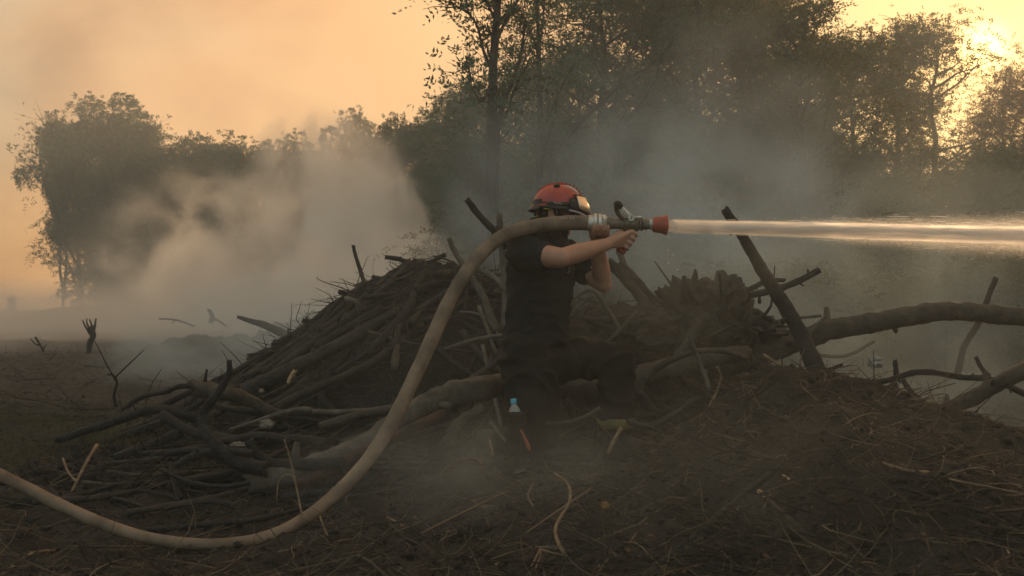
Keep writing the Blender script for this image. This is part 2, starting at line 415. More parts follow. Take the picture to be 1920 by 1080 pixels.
G_R = 'leafy trees of the wood to the right'
front = [
 (1135, -60, 20, 2, 'leaf_green', 'tall leafy tree rising out of the picture straight above the red helmet'),
 (1235, -40, 22, 0, 'leaf_green', 'full green tree above the brass nozzle, behind the blue smoke'),
 (1330, -25, 20, 1, 'leaf_olive', 'olive tree right of the tree above the nozzle, top cut by the frame'),
 (1420, -20, 21, 3, 'leaf_green', 'airy tree with sky showing through, above the slanting charred pole'),
 (1500, 5, 19, 2, 'leaf_olive', 'wide tree in the wood whose right shoulder steps down to the open sky'),
 (1600, 80, 30, 0, 'leaf_olive', 'lower tree in the dip of the wood left of the sun'),
 (1685, 60, 36, 0, 'leaf_olive', 'backlit tree just left of the glowing sun'),
 (1748, 40, 38, 5, 'leaf_olive', 'slim backlit tree with twig tips against the sun glow'),
 (1885, 128, 37, 5, 'leaf_rust', 'rust tinted tree standing just right of and below the sun'),
 (1925, 165, 36, 1, 'leaf_rust', 'low bushy tree at the right edge under the sun'),
 (1065, 120, 23, 1, 'leaf_green', 'green tree behind the second thin trunk, left of the tall wood'),
 (985, 165, 25, 3, 'leaf_green', 'loose tree between the two thin trunks above the firefighter'),
 (890, 225, 24, 4, 'leaf_green', 'twin-stemmed tree at the left end of the wood, beside the thin trunk'),
 (862, 195, 27, 0, 'leaf_green', 'bushy tree forming the left shoulder of the wood'),
 (2030, 110, 38, 2, 'leaf_olive', 'tree at the far right end of the wood, mostly out of frame'),
 (1380, -60, 25, 2, 'leaf_olive', 'tallest back-row tree above the slanting pole'),
]
for i, (px, ty, Y, v, lf, lb) in enumerate(front):
    tree_px(px, ty - (35 if px < 1450 else 10), Y, TV[v], lf, lb, rot=i * 1.9, group=G_R, wide=1.2 if px not in (1755, 1885) else .8)
rs = np.random.RandomState(5)
k = 0
for Y, ty0, n, x0, x1 in ((24, 235, 12, 880, 2080), (28, 250, 12, 850, 2000), (33, 290, 10, 900, 1950)):
    for i in range(n):
        px = x0 + (x1 - x0) * (i + .5) / n + rs.uniform(-25, 25)
        ty = ty0 + (60 if px > 1550 else 0) + rs.uniform(-35, 35)
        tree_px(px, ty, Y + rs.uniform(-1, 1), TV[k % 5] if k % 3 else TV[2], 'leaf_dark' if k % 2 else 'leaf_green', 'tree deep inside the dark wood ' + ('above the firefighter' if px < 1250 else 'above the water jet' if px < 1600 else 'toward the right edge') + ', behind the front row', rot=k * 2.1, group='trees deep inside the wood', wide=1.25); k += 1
for i in range(24):
    px = 960 + 1080 * (i + .5) / 24 + rs.uniform(-20, 20); Y = 16.0 + rs.uniform(-1.2, 2.5) + (1.5 if i % 2 else 0)
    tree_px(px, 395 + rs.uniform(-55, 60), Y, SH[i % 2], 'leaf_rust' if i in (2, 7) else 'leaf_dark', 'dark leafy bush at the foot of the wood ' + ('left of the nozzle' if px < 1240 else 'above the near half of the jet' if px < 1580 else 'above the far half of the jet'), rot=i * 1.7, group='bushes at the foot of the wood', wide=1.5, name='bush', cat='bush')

for i in range(11):
    px = 1385 + 600 * (i + .5) / 11 + rs.uniform(-18, 18)
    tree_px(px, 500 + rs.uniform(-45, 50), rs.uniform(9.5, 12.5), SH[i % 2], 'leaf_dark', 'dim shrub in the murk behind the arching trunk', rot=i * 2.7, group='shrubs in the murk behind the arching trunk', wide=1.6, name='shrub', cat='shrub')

# middle belt of hazy trees
mid = [
 (800, 215, 31, 0, 'hazy tree with lacy crown left of the wood, sky showing through it'),
 (745, 222, 34, 1, 'rounded hazy tree next to the lacy one, above the smoke column'),
 (668, 215, 38, 0, 'pale tree half dissolved above the thick smoke column'),
 (610, 285, 40, 1, 'short hazy tree in the gap left of the smoke column'),
 (555, 255, 40, 0, 'dark hazy tree standing left of the smoke column'),
 (490, 272, 42, 1, 'hazy tree in the middle of the left tree line'),
 (430, 258, 43, 0, 'hazy tree right of the low notch in the left tree line'),
 (370, 255, 44, 1, 'hazy tree beside the big wide-topped tree at the left'),
 (325, 262, 45, 0, 'hazy tree tucked under the right side of the wide-topped tree'),
 (845, 300, 30, 1, 'low smoky tree behind the foot of the thin trunk'),
 (715, 330, 33, 0, 'low tree in the smoke behind the brush heap'),
 (775, 340, 30, 1, 'low green tree in the smoke right of the smoke column'),
]
for i, (px, ty, Y, v, lb) in enumerate(mid):
    tree_px(px, ty + 6, Y, TF[v], 'leaf_far', lb, rot=i * 2.3, group='hazy trees in the middle distance', wpx=150)
left = [
 (185, 190, 45, 2, 'wide-topped tree, the tallest of the left clump', 220),
 (118, 226, 46, 2, 'leaning tree with bulging crown at the left end of the tree line', 92),
 (255, 207, 46, 2, 'broad tree on the right side of the wide-topped clump', 120),
 (228, 300, 44, 0, 'dense low tree filling the foot of the left clump', 150),
 (275, 290, 43, 1, 'dense low tree at the right of the left clump foot', 160),
 (330, 350, 43, 0, 'low tree joining the left clump to the tree line', 170),
 (182, 400, 43, 1, 'small tree at the left foot of the clump, above the bank', 110),
]
for i, (px, ty, Y, v, lb, wp) in enumerate(left):
    tree_px(px, ty, Y, TF[v], 'leaf_far', lb, rot=i * 1.3 + .5, group='trees of the left clump', wpx=wp)
for i in range(9):
    tree_px(225 + i * 62, 455 + (i % 3) * 22, 41 + (i % 2) * 2, TF[i % 2], 'leaf_dark', 'low smoky bush along the foot of the left tree line', rot=i * 1.1, group='bushes along the left tree line', wide=1.9, name='bush', cat='bush')
tree_px(22, 555, 68, TF[0], 'leaf_far', 'tiny round tree on the horizon at the far left', wide=1.0)
tree_px(-30, 560, 68, TF[1], 'leaf_far', 'tiny round tree on the horizon cut by the left edge', wide=1.0)

# bare leaning shrub hanging from the left clump
def bare_tree(name, base, segs, label, cat, matn, seed, twigs=26, tl=.5, r0=.05, leaves=0, leafm='leaf_far', Lf=.1):
    """segs: list of limb polylines in world points; first is the trunk."""
    rs = np.random.RandomState(seed)
    o = bpy.data.objects.new(name, None); C.objects.link(o); o.location = base; base = Vector(base)
    LP = []; LD = []
    for i, (pts, ra, rb) in enumerate(segs):
        pth = catmull([Vector(p) - base for p in pts], 5); n = len(pth); parts = [tube_arrays(pth, [ra + (rb - ra) * j / (n - 1) for j in range(n)], 8 if i == 0 else 6, .14, seed + i)]
        for k in range(twigs if i else twigs // 2):
            f = rs.uniform(.25 if i else .5, .98); q = pth[int(f * (n - 1))]; T = (pth[min(n - 1, int(f * (n - 1)) + 1)] - pth[max(0, int(f * (n - 1)) - 1)]).normalized()
            d = (T * .8 + Vector(rs.randn(3) * .6) + Vector((0, 0, .2))).normalized(); ln = tl * rs.uniform(.4, 1.2)
            m1 = q + d * ln * .5 + Vector(rs.randn(3) * .08 * ln); e1 = m1 + (d + Vector(rs.randn(3) * .3)) * ln * .5
            parts.append(tube_arrays([q, m1, e1], [rb * .5 + .003, rb * .35 + .002, .002], 4, 0, 0))
            for _ in range(2):
                LP.append(tuple(m1.lerp(e1, rs.rand()))); LD.append(tuple(d))
        me = fastmesh('trunk' if i == 0 else 'limb', *join(parts)); link('trunk' if i == 0 else 'limb', me, MAT[matn], o)
    if leaves:
        LP = np.array(LP); LD = np.array(LD); ii = rs.randint(0, len(LP), leaves)
        V, F = sprays(rs, LP[ii] + rs.randn(leaves, 3) * tl * .22, LD[ii] + rs.randn(leaves, 3) * .8, Lf, 3, Lf * 2.6)
        cm = fastmesh('crown', V, F, False); tag(link('crown', cm, MAT[leafm], o), kind='stuff')
    tag(o, label, cat); return o

b = P(150, 560, 44)
bare_tree('bare_tree', b, [([P(150, 560, 44), P(148, 490, 44), P(138, 430, 44), P(112, 350, 44), P(95, 290, 44)], .10, .04),
    ([P(146, 500, 44), P(125, 455, 43.6), P(100, 380, 43.6), P(80, 335, 43.6), P(76, 300, 43.6)], .06, .02),
    ([P(142, 450, 44), P(128, 400, 44.4), P(118, 340, 44.4), P(125, 290, 44)], .06, .02),
    ([P(150, 520, 44), P(130, 505, 43.8), P(108, 488, 43.8), P(95, 460, 43.8)], .04, .015),
    ([P(145, 540, 44), P(120, 470, 44), P(100, 440, 43.6)], .04, .015)], 'half bare leaning tree at the left edge of the left clump, twigs against the sky', 'tree', 'tree_bark', 41, twigs=26, tl=1.1, leaves=700, Lf=.12)

# the two thin foreground trunks
b = Vector((P(915, 0, 11.5).x, 11.5, 0))
bare_tree('thin_tree', b, [([b, P(912, 430, 11.5), P(918, 330, 11.5), P(922, 220, 11.5), P(925, 120, 11.5), P(930, 50, 11.5), P(938, -60, 11.5)], .085, .035),
    ([P(928, 400, 11.54), P(930, 300, 11.54), P(934, 235, 11.54), P(950, 180, 11.54), P(975, 110, 11.6), P(985, 40, 11.6)], .055, .012),
    ([P(921, 130, 11.5), P(905, 90, 11.5), P(893, 45, 11.4), P(865, 15, 11.4), P(835, 15, 11.3)], .022, .008),
    ([P(926, 90, 11.5), P(945, 45, 11.6), P(965, 10, 11.6), P(985, -30, 11.6)], .024, .008),
    ([P(930, 40, 11.5), P(915, 10, 11.4), P(890, -20, 11.4)], .02, .008),
    ([P(936, 240, 11.54), P(955, 200, 11.5), P(965, 165, 11.5), P(990, 120, 11.4)], .02, .007),
    ([P(921, 150, 11.5), P(905, 190, 11.4), P(885, 165, 11.4), P(880, 130, 11.3)], .014, .006)],
    'tall thin dark tree with sparse leaves, left of and behind the red helmet', 'tree', 'tree_bark', 51, twigs=24, tl=.42, leaves=430, leafm='leaf_green', Lf=.075)
b = Vector((P(1010, 0, 15).x, 15, 0))
bare_tree('thin_tree', b, [([b, P(1005, 430, 15), P(1012, 300, 15), P(1012, 180, 15), P(1010, 90, 15), P(1005, -40, 15)], .06, .022),
    ([P(1012, 120, 15), P(1000, 70, 15), P(985, 40, 15), P(975, -20, 15)], .022, .008),
    ([P(1010, 260, 15), P(1035, 205, 15), P(1060, 150, 15.1), P(1085, 110, 15.1)], .028, .008),
    ([P(1006, 330, 15), P(1025, 270, 15), P(1045, 190, 15.1), P(1040, 150, 15)], .028, .01),
    ([P(1012, 90, 15), P(1018, 40, 15), P(1022, -30, 15)], .018, .008)],
    'second thin trunk with a few leafy twigs, right above the red helmet', 'tree', 'tree_bark', 61, twigs=20, tl=.45, leaves=330, leafm='leaf_green', Lf=.075)
b = P(1020, 395, 16); b.z = 0
bare_tree('leaning_tree', b, [([P(990, 520, 16), P(1035, 310, 16), P(1080, 240, 16), P(1130, 190, 16), P(1175, 150, 16), P(1215, 125, 16)], .05, .015),
    ([P(1130, 190, 16), P(1180, 190, 16), P(1230, 200, 16)], .02, .008), ([P(1060, 270, 16), P(1085, 215, 16), P(1095, 170, 16)], .02, .008)],
    'slanting bare branchy tree in the smoke right of the helmet', 'tree', 'tree_bark', 71, twigs=10, tl=.5)

# ------------------------------------------------------------------ logs, branches, sticks
def wood_thing(name, pts, r0, r1, matn, label, cat, group=None, sides=10, rough=.22, knots=2, jag=.5, twigs=0, seed=None, n=6, sink=0, parent=None):
    """pts: (px, py, Y); radii in metres. One branch = one mesh."""
    seed = seed if seed is not None else abs(hash_(label + str(pts[0]))) % 9999
    rs = np.random.RandomState(seed)
    W = [P(*p) if not isinstance(p, Vector) else p for p in pts]
    pth = catmull(W, n); m = len(pth)
    rad_ = [(r0 + (r1 - r0) * j / (m - 1)) * (1 + .035 * math.sin(j * 1.3 + seed)) for j in range(m)]
    base = pth[0].copy(); loc = [p - base for p in pth]
    parts = [tube_arrays(loc, rad_, sides, rough, seed, jag)]
    for k in range(knots):
        j = rs.randint(2, m - 2); T = (loc[j + 1] - loc[j - 1]).normalized(); d = Vector(rs.randn(3)); d = (d - T * d.dot(T)).normalized() + T * .4
        r = rad_[j]; parts.append(tube_arrays([loc[j], loc[j] + d * r * 1.1, loc[j] + d * r * rs.uniform(1.5, 2.6)], [r * .5, r * .38, r * .24], 6, .2, seed + k, .3))
    for k in range(twigs):
        j = rs.randint(2, m - 2); T = (loc[j + 1] - loc[j - 1]).normalized(); d = (Vector(rs.randn(3)) + Vector((0, -.3, .5))); d = (d - T * d.dot(T) * .6).normalized()
        ln = rs.uniform(.08, .3); a = loc[j] + d * ln * .5 + Vector(rs.randn(3)) * .02; e_ = a + (d + Vector(rs.randn(3)) * .5).normalized() * ln * .5
        parts.append(tube_arrays([loc[j], a, e_], [.004, .003, .0015], 4, 0, 0))
    me = fastmesh(name, *join(parts)); o = link(name, me, MAT[matn], parent, None if parent else base)
    if label: tag(o, label, cat, group)
    return o
def hash_(s):
    h = 7
    for ch in s: h = (h * 31 + ord(ch)) & 0xffffff
    return h

px = lambda r, Y: r * Y / FPX
def on_ground(x, y, r):
    """where the sight line through (x, y) meets the ground, lifted by r."""
    Y = 1.9
    while Y < 9:
        p = P(x, y, Y)
        if p.z < float(gh(p.x, p.y)) + r: return (x, y, Y)
        Y += .03
    return (x, y, Y)
def LG(pts, a, b, m, label, name='branch', cat='branch', ground=None, **k):
    if ground is None: ground = cat in ('stick', 'splinter', 'leaf') and pts[0][2] < 4
    if ground: pts = [on_ground(p[0], p[1], .8 * px(a, p[2])) for p in pts]
    Y = pts[0][2]; return wood_thing(name, pts, px(a, Y), px(b, pts[-1][2]), m, label, cat, **k)

# brush heap, left of the hose
LG([(448, 738, 6.1), (520, 703, 6.0), (600, 665, 6.05), (680, 622, 6.2), (735, 590, 6.35), (785, 562, 6.5)], 13, 9, 'bark_dark', 'long thick pole lying up the left face of the brush heap, upper of the two', knots=3, twigs=3)
LG([(500, 775, 5.6), (560, 742, 5.7), (640, 708, 5.75), (705, 675, 5.85), (750, 640, 6.0), (795, 610, 6.15)], 8, 7, 'bark_dark', 'lower parallel pole on the brush heap face, ending near the hose', knots=3)
LG([(440, 732, 6.5), (500, 690, 6.5), (575, 628, 6.6), (640, 575, 6.8), (690, 540, 6.9), (760, 508, 6.9)], 9, 6, 'charred', 'charred pole forming the left silhouette of the brush heap', twigs=5)
LG([(560, 690, 6.35), (620, 655, 6.4), (690, 615, 6.5), (750, 575, 6.6), (800, 555, 6.7)], 8, 5, 'charred', 'black branch just above the long thick pole on the heap')
LG([(722, 482, 7), (748, 486, 7), (775, 497, 7)], 4, 5, 'charred', 'short black stub poking left from the heap top', knots=1)
LG([(770, 500, 7), (805, 492, 7), (835, 478, 7)], 4.5, 4, 'charred', 'short stick rising right from the heap top', knots=1)
LG([(697, 518, 6.9), (718, 521, 6.9), (735, 509, 6.9), (752, 503, 6.9)], 3, 4, 'charred', 'hooked thin stick at the upper left of the heap')
LG([(660, 566, 6.7), (672, 545, 6.7), (690, 530, 6.7)], 6, 5, 'charred', 'broken dark snag on the left shoulder of the heap', knots=1, jag=1)
LG([(648, 560, 6.5), (668, 566, 6.4), (676, 585, 6.4)], 5, 5, 'bark_grey', 'small pale broken stub below the snag on the heap shoulder', knots=1, jag=1)
LG([(572, 598, 6.7), (582, 612, 6.7), (590, 640, 6.6)], 5, 6, 'charred', 'knobby burnt stub at the left edge of the heap', knots=2, jag=1)
LG([(540, 655, 6.5), (565, 625, 6.6), (573, 607, 6.7)], 6, 4, 'charred', 'second burnt stub leaning at the left edge of the heap', knots=1)
LG([(662, 460, 8), (667, 480, 8), (675, 505, 8), (683, 530, 8)], 3.2, 4, 'charred', 'upright thin dark stick against the pale smoke, left of the heap top', knots=1)
LG([(445, 594, 9), (470, 602, 9), (500, 611, 9), (545, 632, 9)], 3, 9, 'bark_dark', 'blue-grey branch in the smoke pointing left from behind the heap')
LG([(876, 374, 6.2), (895, 400, 6.2), (918, 424, 6.2), (945, 452, 6.2), (985, 500, 6.3)], 6, 7, 'charred', 'black burnt pole rising behind the hose, left of the helmet', knots=3)
LG([(842, 446, 6.6), (852, 470, 6.6), (870, 500, 6.5), (900, 545, 6.4), (918, 590, 6.3), (940, 640, 6.2)], 5, 8, 'bark_grey', 'pale leaning pole between the hose curve and the heap top')
LG([(936, 400, 6.4), (938, 440, 6.4), (944, 490, 6.4), (948, 545, 6.3), (946, 620, 6.2)], 6, 8, 'bark_grey', 'upright pale trunk close behind the firefighter back', name='dead_trunk', cat='tree trunk')
LG([(876, 500, 6.3), (905, 508, 6.3), (930, 523, 6.2), (950, 548, 6.1)], 6, 5, 'bark_grey', 'pale curved branch crossing behind the hose at shoulder height')
LG([(832, 655, 5.9), (870, 643, 5.9), (905, 634, 5.8), (950, 628, 5.7)], 3.5, 5, 'bark_grey', 'thin level branch meeting the firefighter belt from the left')
LG([(882, 712, 5.6), (905, 697, 5.6), (930, 680, 5.6), (952, 655, 5.6)], 6, 6, 'bark', 'short branch rising to the firefighter hip')
LG([(790, 563, 6.5), (820, 567, 6.5), (850, 566, 6.5), (872, 572, 6.5)], 4, 3.5, 'bark_dark', 'short level branch crossing under the hose on the heap')
LG([(862, 585, 6.2), (890, 588, 6.2), (915, 600, 6.2), (940, 640, 6.1)], 3, 4, 'bark_grey', 'slender bent branch left of the firefighter waist')
LG([(898, 575, 6.1), (915, 620, 6.0), (925, 650, 5.9), (935, 668, 5.9)], 4, 3, 'bark_grey', 'slender stick leaning on the level branch at the waist')
LG([(905, 648, 5.7), (912, 680, 5.6), (915, 708, 5.6)], 4, 3, 'bark_grey', 'short upright stick below the level branch', knots=0)
LG([(540, 718, 5.9), (546, 705, 5.9), (553, 695, 5.9)], 3.5, 4, 'wood_raw', 'pale split splinter lying on the heap below the long pole', name='splinter', cat='splinter', knots=0, jag=1)
LG([(775, 598, 6.3), (779, 588, 6.3), (785, 580, 6.3)], 2.5, 2, 'wood_raw', 'tiny pale splinter under the upper end of the long pole', name='splinter', cat='splinter', knots=0)

# big logs around the feet
LG([(470, 905, 4.5), (560, 885, 4.5), (640, 858, 4.55), (720, 815, 4.65), (790, 765, 4.75), (860, 738, 4.9), (940, 722, 5.15), (1010, 712, 5.5)], 24, 20, 'bark_grey', 'huge grey log curving up from the left to behind the knee', name='fallen_log', cat='log', sides=16, rough=.26, n=8, knots=4)
LG([(1000, 732, 5.5), (1060, 726, 5.45), (1130, 734, 5.4), (1200, 705, 5.4), (1260, 690, 5.45), (1330, 672, 5.5), (1400, 662, 5.6)], 24, 15, 'bark', 'brown log seen between the legs and running right to the root stump', name='fallen_log', cat='log', sides=16, rough=.2, n=8)
LG([(1330, 690, 5.9), (1420, 668, 5.85), (1500, 640, 5.8), (1560, 617, 5.8), (1640, 605, 5.8), (1720, 590, 5.8), (1790, 583, 5.8), (1860, 590, 5.8), (1990, 600, 5.8)], 20, 17, 'bark', 'long arching trunk lying across the right side of the picture', name='fallen_log', cat='log', sides=16, n=8, knots=4, rough=.2)
LG([(560, 905, 4.45), (620, 880, 4.45), (690, 842, 4.5), (760, 808, 4.6), (830, 775, 4.7)], 12, 9, 'bark_red', 'reddish branch lying against the underside of the huge grey log')
LG([(600, 800, 5.2), (680, 778, 5.2), (760, 766, 5.2), (850, 760, 5.2)], 9, 7, 'bark', 'middle branch above the huge grey log, passing under the hose')
LG([(585, 772, 5.3), (660, 772, 5.3), (730, 765, 5.3), (800, 748, 5.3), (870, 735, 5.3)], 5, 7, 'bark_grey', 'pale slim branch above the middle branch near the hose')
LG([(300, 775, 4.9), (345, 803, 4.9), (400, 818, 4.85), (470, 828, 4.8), (540, 822, 4.8), (610, 830, 4.8)], 9, 10, 'bark_dark', 'dark branch winding right beneath the jagged stump end')
LG([(365, 728, 5.1), (410, 735, 5.1), (455, 745, 5.15), (500, 768, 5.2), (535, 782, 5.2)], 17, 8, 'bark', 'jagged thick log end with upward spike, left of the heap', name='broken_log', cat='log', jag=1.2, rough=.35, sides=12)
LG([(388, 738, 5.1), (385, 715, 5.1), (388, 693, 5.1)], 6, 2, 'charred', 'black spike standing on the jagged log end', name='wood_spike', cat='spike', jag=.8, knots=0)
LG([(430, 676, 4.5), (429, 700, 4.5), (415, 728, 4.5), (395, 755, 4.5), (381, 780, 4.5), (388, 815, 4.45), (412, 842, 4.4), (445, 868, 4.4), (500, 880, 4.4)], 4.5, 15, 'charred', 'black crooked branch standing up like an arm, left of the hose', knots=1)
LG([(108, 824, 5.0), (160, 808, 5.0), (210, 793, 5.0), (260, 774, 5.0), (310, 768, 5.0), (370, 785, 5.0)], 7, 9, 'charred', 'charred main branch reaching left over the open ground', twigs=5)
LG([(228, 768, 5.1), (265, 745, 5.1), (310, 735, 5.1), (340, 724, 5.1), (400, 727, 5.1)], 4, 5, 'charred', 'thinner branch running above the charred main branch', twigs=3)
LG([(217, 763, 5.0), (214, 740, 5.0), (219, 718, 5.0), (213, 704, 5.0), (201, 702, 5.0)], 3, 1.5, 'charred', 'crooked upright twig on the far left branch', name='twig', cat='twig', knots=0, twigs=2)
LG([(400, 760, 5.4), (440, 768, 5.4), (500, 772, 5.4), (560, 775, 5.4), (605, 772, 5.4)], 6, 7, 'bark_dark', 'level dark branch behind the jagged log end')
LG([(430, 806, 4.9), (480, 790, 4.9), (520, 777, 4.9), (560, 768, 4.9), (585, 770, 4.9)], 3, 6, 'bark_grey', 'grey branch thinning leftward to a pointed tip')
LG([(466, 826, 4.5), (480, 850, 4.5), (510, 868, 4.5), (560, 872, 4.45), (640, 868, 4.4)], 9, 12, 'charred', 'black stubby forked log in front of the branch tangle')
LG([(395, 830, 4.7), (450, 822, 4.7), (500, 817, 4.7), (545, 830, 4.7)], 7, 8, 'bark_dark', 'short round branch beside the pale ash patch')
LG([(330, 872, 4.4), (370, 852, 4.4), (420, 845, 4.4), (470, 850, 4.4)], 7, 7, 'bark_dark', 'dark branch in front of the pale ash patch')
LG([(310, 850, 4.6), (345, 845, 4.6), (380, 846, 4.6)], 7, 6, 'charred', 'short charred log left of the ash patch', knots=1)
LG([(300, 880, 4.2), (360, 905, 4.15), (420, 912, 4.1), (470, 905, 4.1)], 4, 5, 'charred', 'charred stick in the shade below the tangle')
LG([(440, 950, 3.8), (400, 940, 3.8), (350, 945, 3.8), (310, 955, 3.8)], 6, 4, 'bark_dark', 'low dark stick above the bottom bend of the hose')
LG([(320, 870, 4.3), (325, 900, 4.25), (340, 935, 4.2)], 3, 4, 'charred', 'small dark upright prong under the tangle', knots=0)
LG([(640, 830, 4.9), (700, 810, 4.9), (760, 785, 4.95), (820, 745, 5.0)], 6, 6, 'bark', 'brown branch lying along the top of the huge grey log')
LG([(840, 835, 4.6), (850, 808, 4.6), (870, 785, 4.65), (905, 765, 4.7)], 13, 9, 'bark', 'curved root arching down left of the water bottle', name='root', cat='root')
LG([(928, 748, 4.8), (934, 775, 4.75), (940, 800, 4.7)], 4, 4, 'bark_grey', 'grey upright stick left of the water bottle', knots=0)
LG([(918, 790, 4.5), (932, 808, 4.5), (948, 828, 4.5)], 4, 3, 'bark_grey', 'short slanting stick under the water bottle', knots=0)
# right of the firefighter
LG([(1358, 392, 5.3), (1385, 432, 5.3), (1412, 478, 5.3), (1440, 524, 5.3), (1475, 580, 5.25), (1505, 635, 5.2), (1530, 690, 5.1), (1545, 722, 5.05)], 8, 19, 'charred', 'thick burnt pole slanting up through the water jet', name='slanting_pole', cat='pole', sides=12, knots=4)
LG([(1368, 568, 6.2), (1410, 553, 6.2), (1455, 543, 6.2), (1495, 528, 6.2), (1536, 507, 6.2)], 7, 6, 'bark_dark', 'branch crossing behind the slanting pole, the lower and longer one', knots=2)
LG([(1376, 556, 6.3), (1410, 540, 6.3), (1440, 527, 6.3), (1472, 525, 6.3)], 5, 4, 'bark_dark', 'shorter branch crossing behind the slanting pole, just above the long one')
LG([(1140, 490, 6.0), (1165, 515, 6.0), (1195, 550, 6.0), (1225, 590, 5.9), (1260, 625, 5.8)], 10, 10, 'bark_dark', 'front one of two parallel branches sloping down behind the elbow')
LG([(1160, 495, 6.3), (1190, 522, 6.3), (1220, 556, 6.3), (1255, 590, 6.2)], 8, 8, 'charred', 'rear one of two parallel branches sloping down behind the elbow')
LG([(1160, 470, 6.6), (1168, 490, 6.6), (1180, 515, 6.6)], 6, 5, 'bark_grey', 'short pale pole under the pistol grip in the smoke', knots=0)
LG([(1196, 740, 4.9), (1205, 715, 4.9), (1232, 690, 4.9), (1275, 668, 4.9), (1320, 657, 4.95), (1365, 660, 5.0), (1400, 672, 5.1)], 7, 5, 'bark', 'arched branch bowing over the hollow right of the knee')
LG([(1293, 628, 4.8), (1303, 658, 4.8), (1318, 695, 4.75), (1332, 735, 4.7)], 4, 5, 'bark_grey', 'slim stick standing in front of the arched branch', knots=0)
LG([(1344, 686, 4.4), (1352, 706, 4.4), (1345, 730, 4.4), (1328, 765, 4.35)], 1.6, 2.4, 'wood_pale', 'bent pale twig right of the slim stick', name='twig', cat='twig', knots=0)
LG([(1062, 660, 5.8), (1100, 655, 5.8), (1140, 640, 5.8), (1190, 590, 5.8), (1200, 575, 5.8)], 4, 4, 'bark', 'curving branch over the raised knee')
LG([(1070, 560, 6.2), (1110, 545, 6.2), (1140, 580, 6.2), (1165, 620, 6.1)], 4, 4, 'bark_grey', 'grey forked branch in the gap under the elbow')
LG([(1060, 600, 6.2), (1085, 575, 6.2), (1110, 555, 6.2)], 3, 3, 'bark_grey', 'short rising twig beside the firefighter chest', knots=0)
LG([(1548, 716, 4.5), (1600, 719, 4.5), (1660, 714, 4.45), (1700, 702, 4.4), (1740, 698, 4.4), (1800, 707, 4.4), (1860, 712, 4.4), (1925, 740, 4.4)], 5, 6, 'charred', 'thin charred branch running level to the right behind the mound crest', knots=4, twigs=3)
LG([(1678, 676, 4.45), (1680, 695, 4.45), (1682, 715, 4.45)], 4, 6, 'charred', 'small pointed peg standing on the level charred branch', knots=0, jag=.8)
LG([(1692, 712, 4.4), (1705, 730, 4.35), (1722, 752, 4.3), (1738, 768, 4.25)], 5, 4, 'charred', 'prong running down to the right from the peg', knots=0)
LG([(1655, 752, 4.35), (1668, 735, 4.35), (1680, 718, 4.35)], 8, 9, 'charred', 'black chunk under the peg on the mound crest', knots=2)
LG([(1750, 783, 4.0), (1790, 762, 3.95), (1840, 737, 3.9), (1880, 715, 3.85), (1960, 675, 3.8)], 15, 14, 'bark', 'thick rough branch entering from the right edge onto the mound', name='thick_branch', sides=14, knots=4, rough=.3)
LG([(1868, 520, 6.8), (1852, 560, 6.8), (1835, 605, 6.7), (1808, 650, 6.6), (1795, 700, 6.5)], 5, 6, 'bark_dark', 'crooked dark branch dropping behind the arching trunk')
LG([(1830, 670, 6), (1840, 690, 6), (1855, 705, 6)], 4, 4, 'bark_dark', 'short faint stick in the smoky hollow at the right', knots=0)
LG([(1500, 660, 6.8), (1580, 668, 6.8), (1640, 640, 6.8)], 4, 3, 'bark_dark', 'faint twig behind the arching trunk', knots=0, name='twig', cat='twig')
LG([(1430, 608, 6.1), (1480, 598, 6.1), (1540, 592, 6.1)], 3, 3, 'bark_grey', 'pale stick lying above the arching trunk by the slanting pole', knots=0)
LG([(1515, 630, 5.7), (1530, 612, 5.7), (1545, 596, 5.7)], 4, 3, 'bark_grey', 'short pale prong rising from the arching trunk', knots=0)
LG([(1545, 698, 4.9), (1565, 690, 4.9), (1580, 683, 4.9)], 4, 3, 'charred', 'tiny charred prong beside the foot of the slanting pole', knots=0)
LG([(1432, 665, 4.5), (1470, 690, 4.4), (1500, 705, 4.35), (1535, 722, 4.3)], 2.5, 4, 'wood_pale', 'pale brown stick lying along the left part of the mound crest', knots=0, twigs=4)
LG([(1180, 790, 4.7), (1215, 800, 4.6), (1260, 780, 4.6), (1310, 745, 4.6)], 6, 6, 'bark_dark', 'dark branch at the left foot of the mound beside the boot')
LG([(1020, 795, 4.75), (1065, 792, 4.75), (1100, 780, 4.75), (1125, 765, 4.8)], 4, 4, 'bark', 'low branch on the ground between knee and boot')
LG([(1140, 850, 4.3), (1150, 828, 4.3), (1165, 802, 4.35)], 3, 4, 'wood_pale', 'pale stick leaning against the front of the boot', knots=0)
LG([(1060, 750, 5.2), (1070, 765, 5.2), (1075, 785, 5.2)], 9, 6, 'bark_dark', 'pale broad wood chunk between the two legs', name='wood_chunk', cat='wood chunk', knots=0)

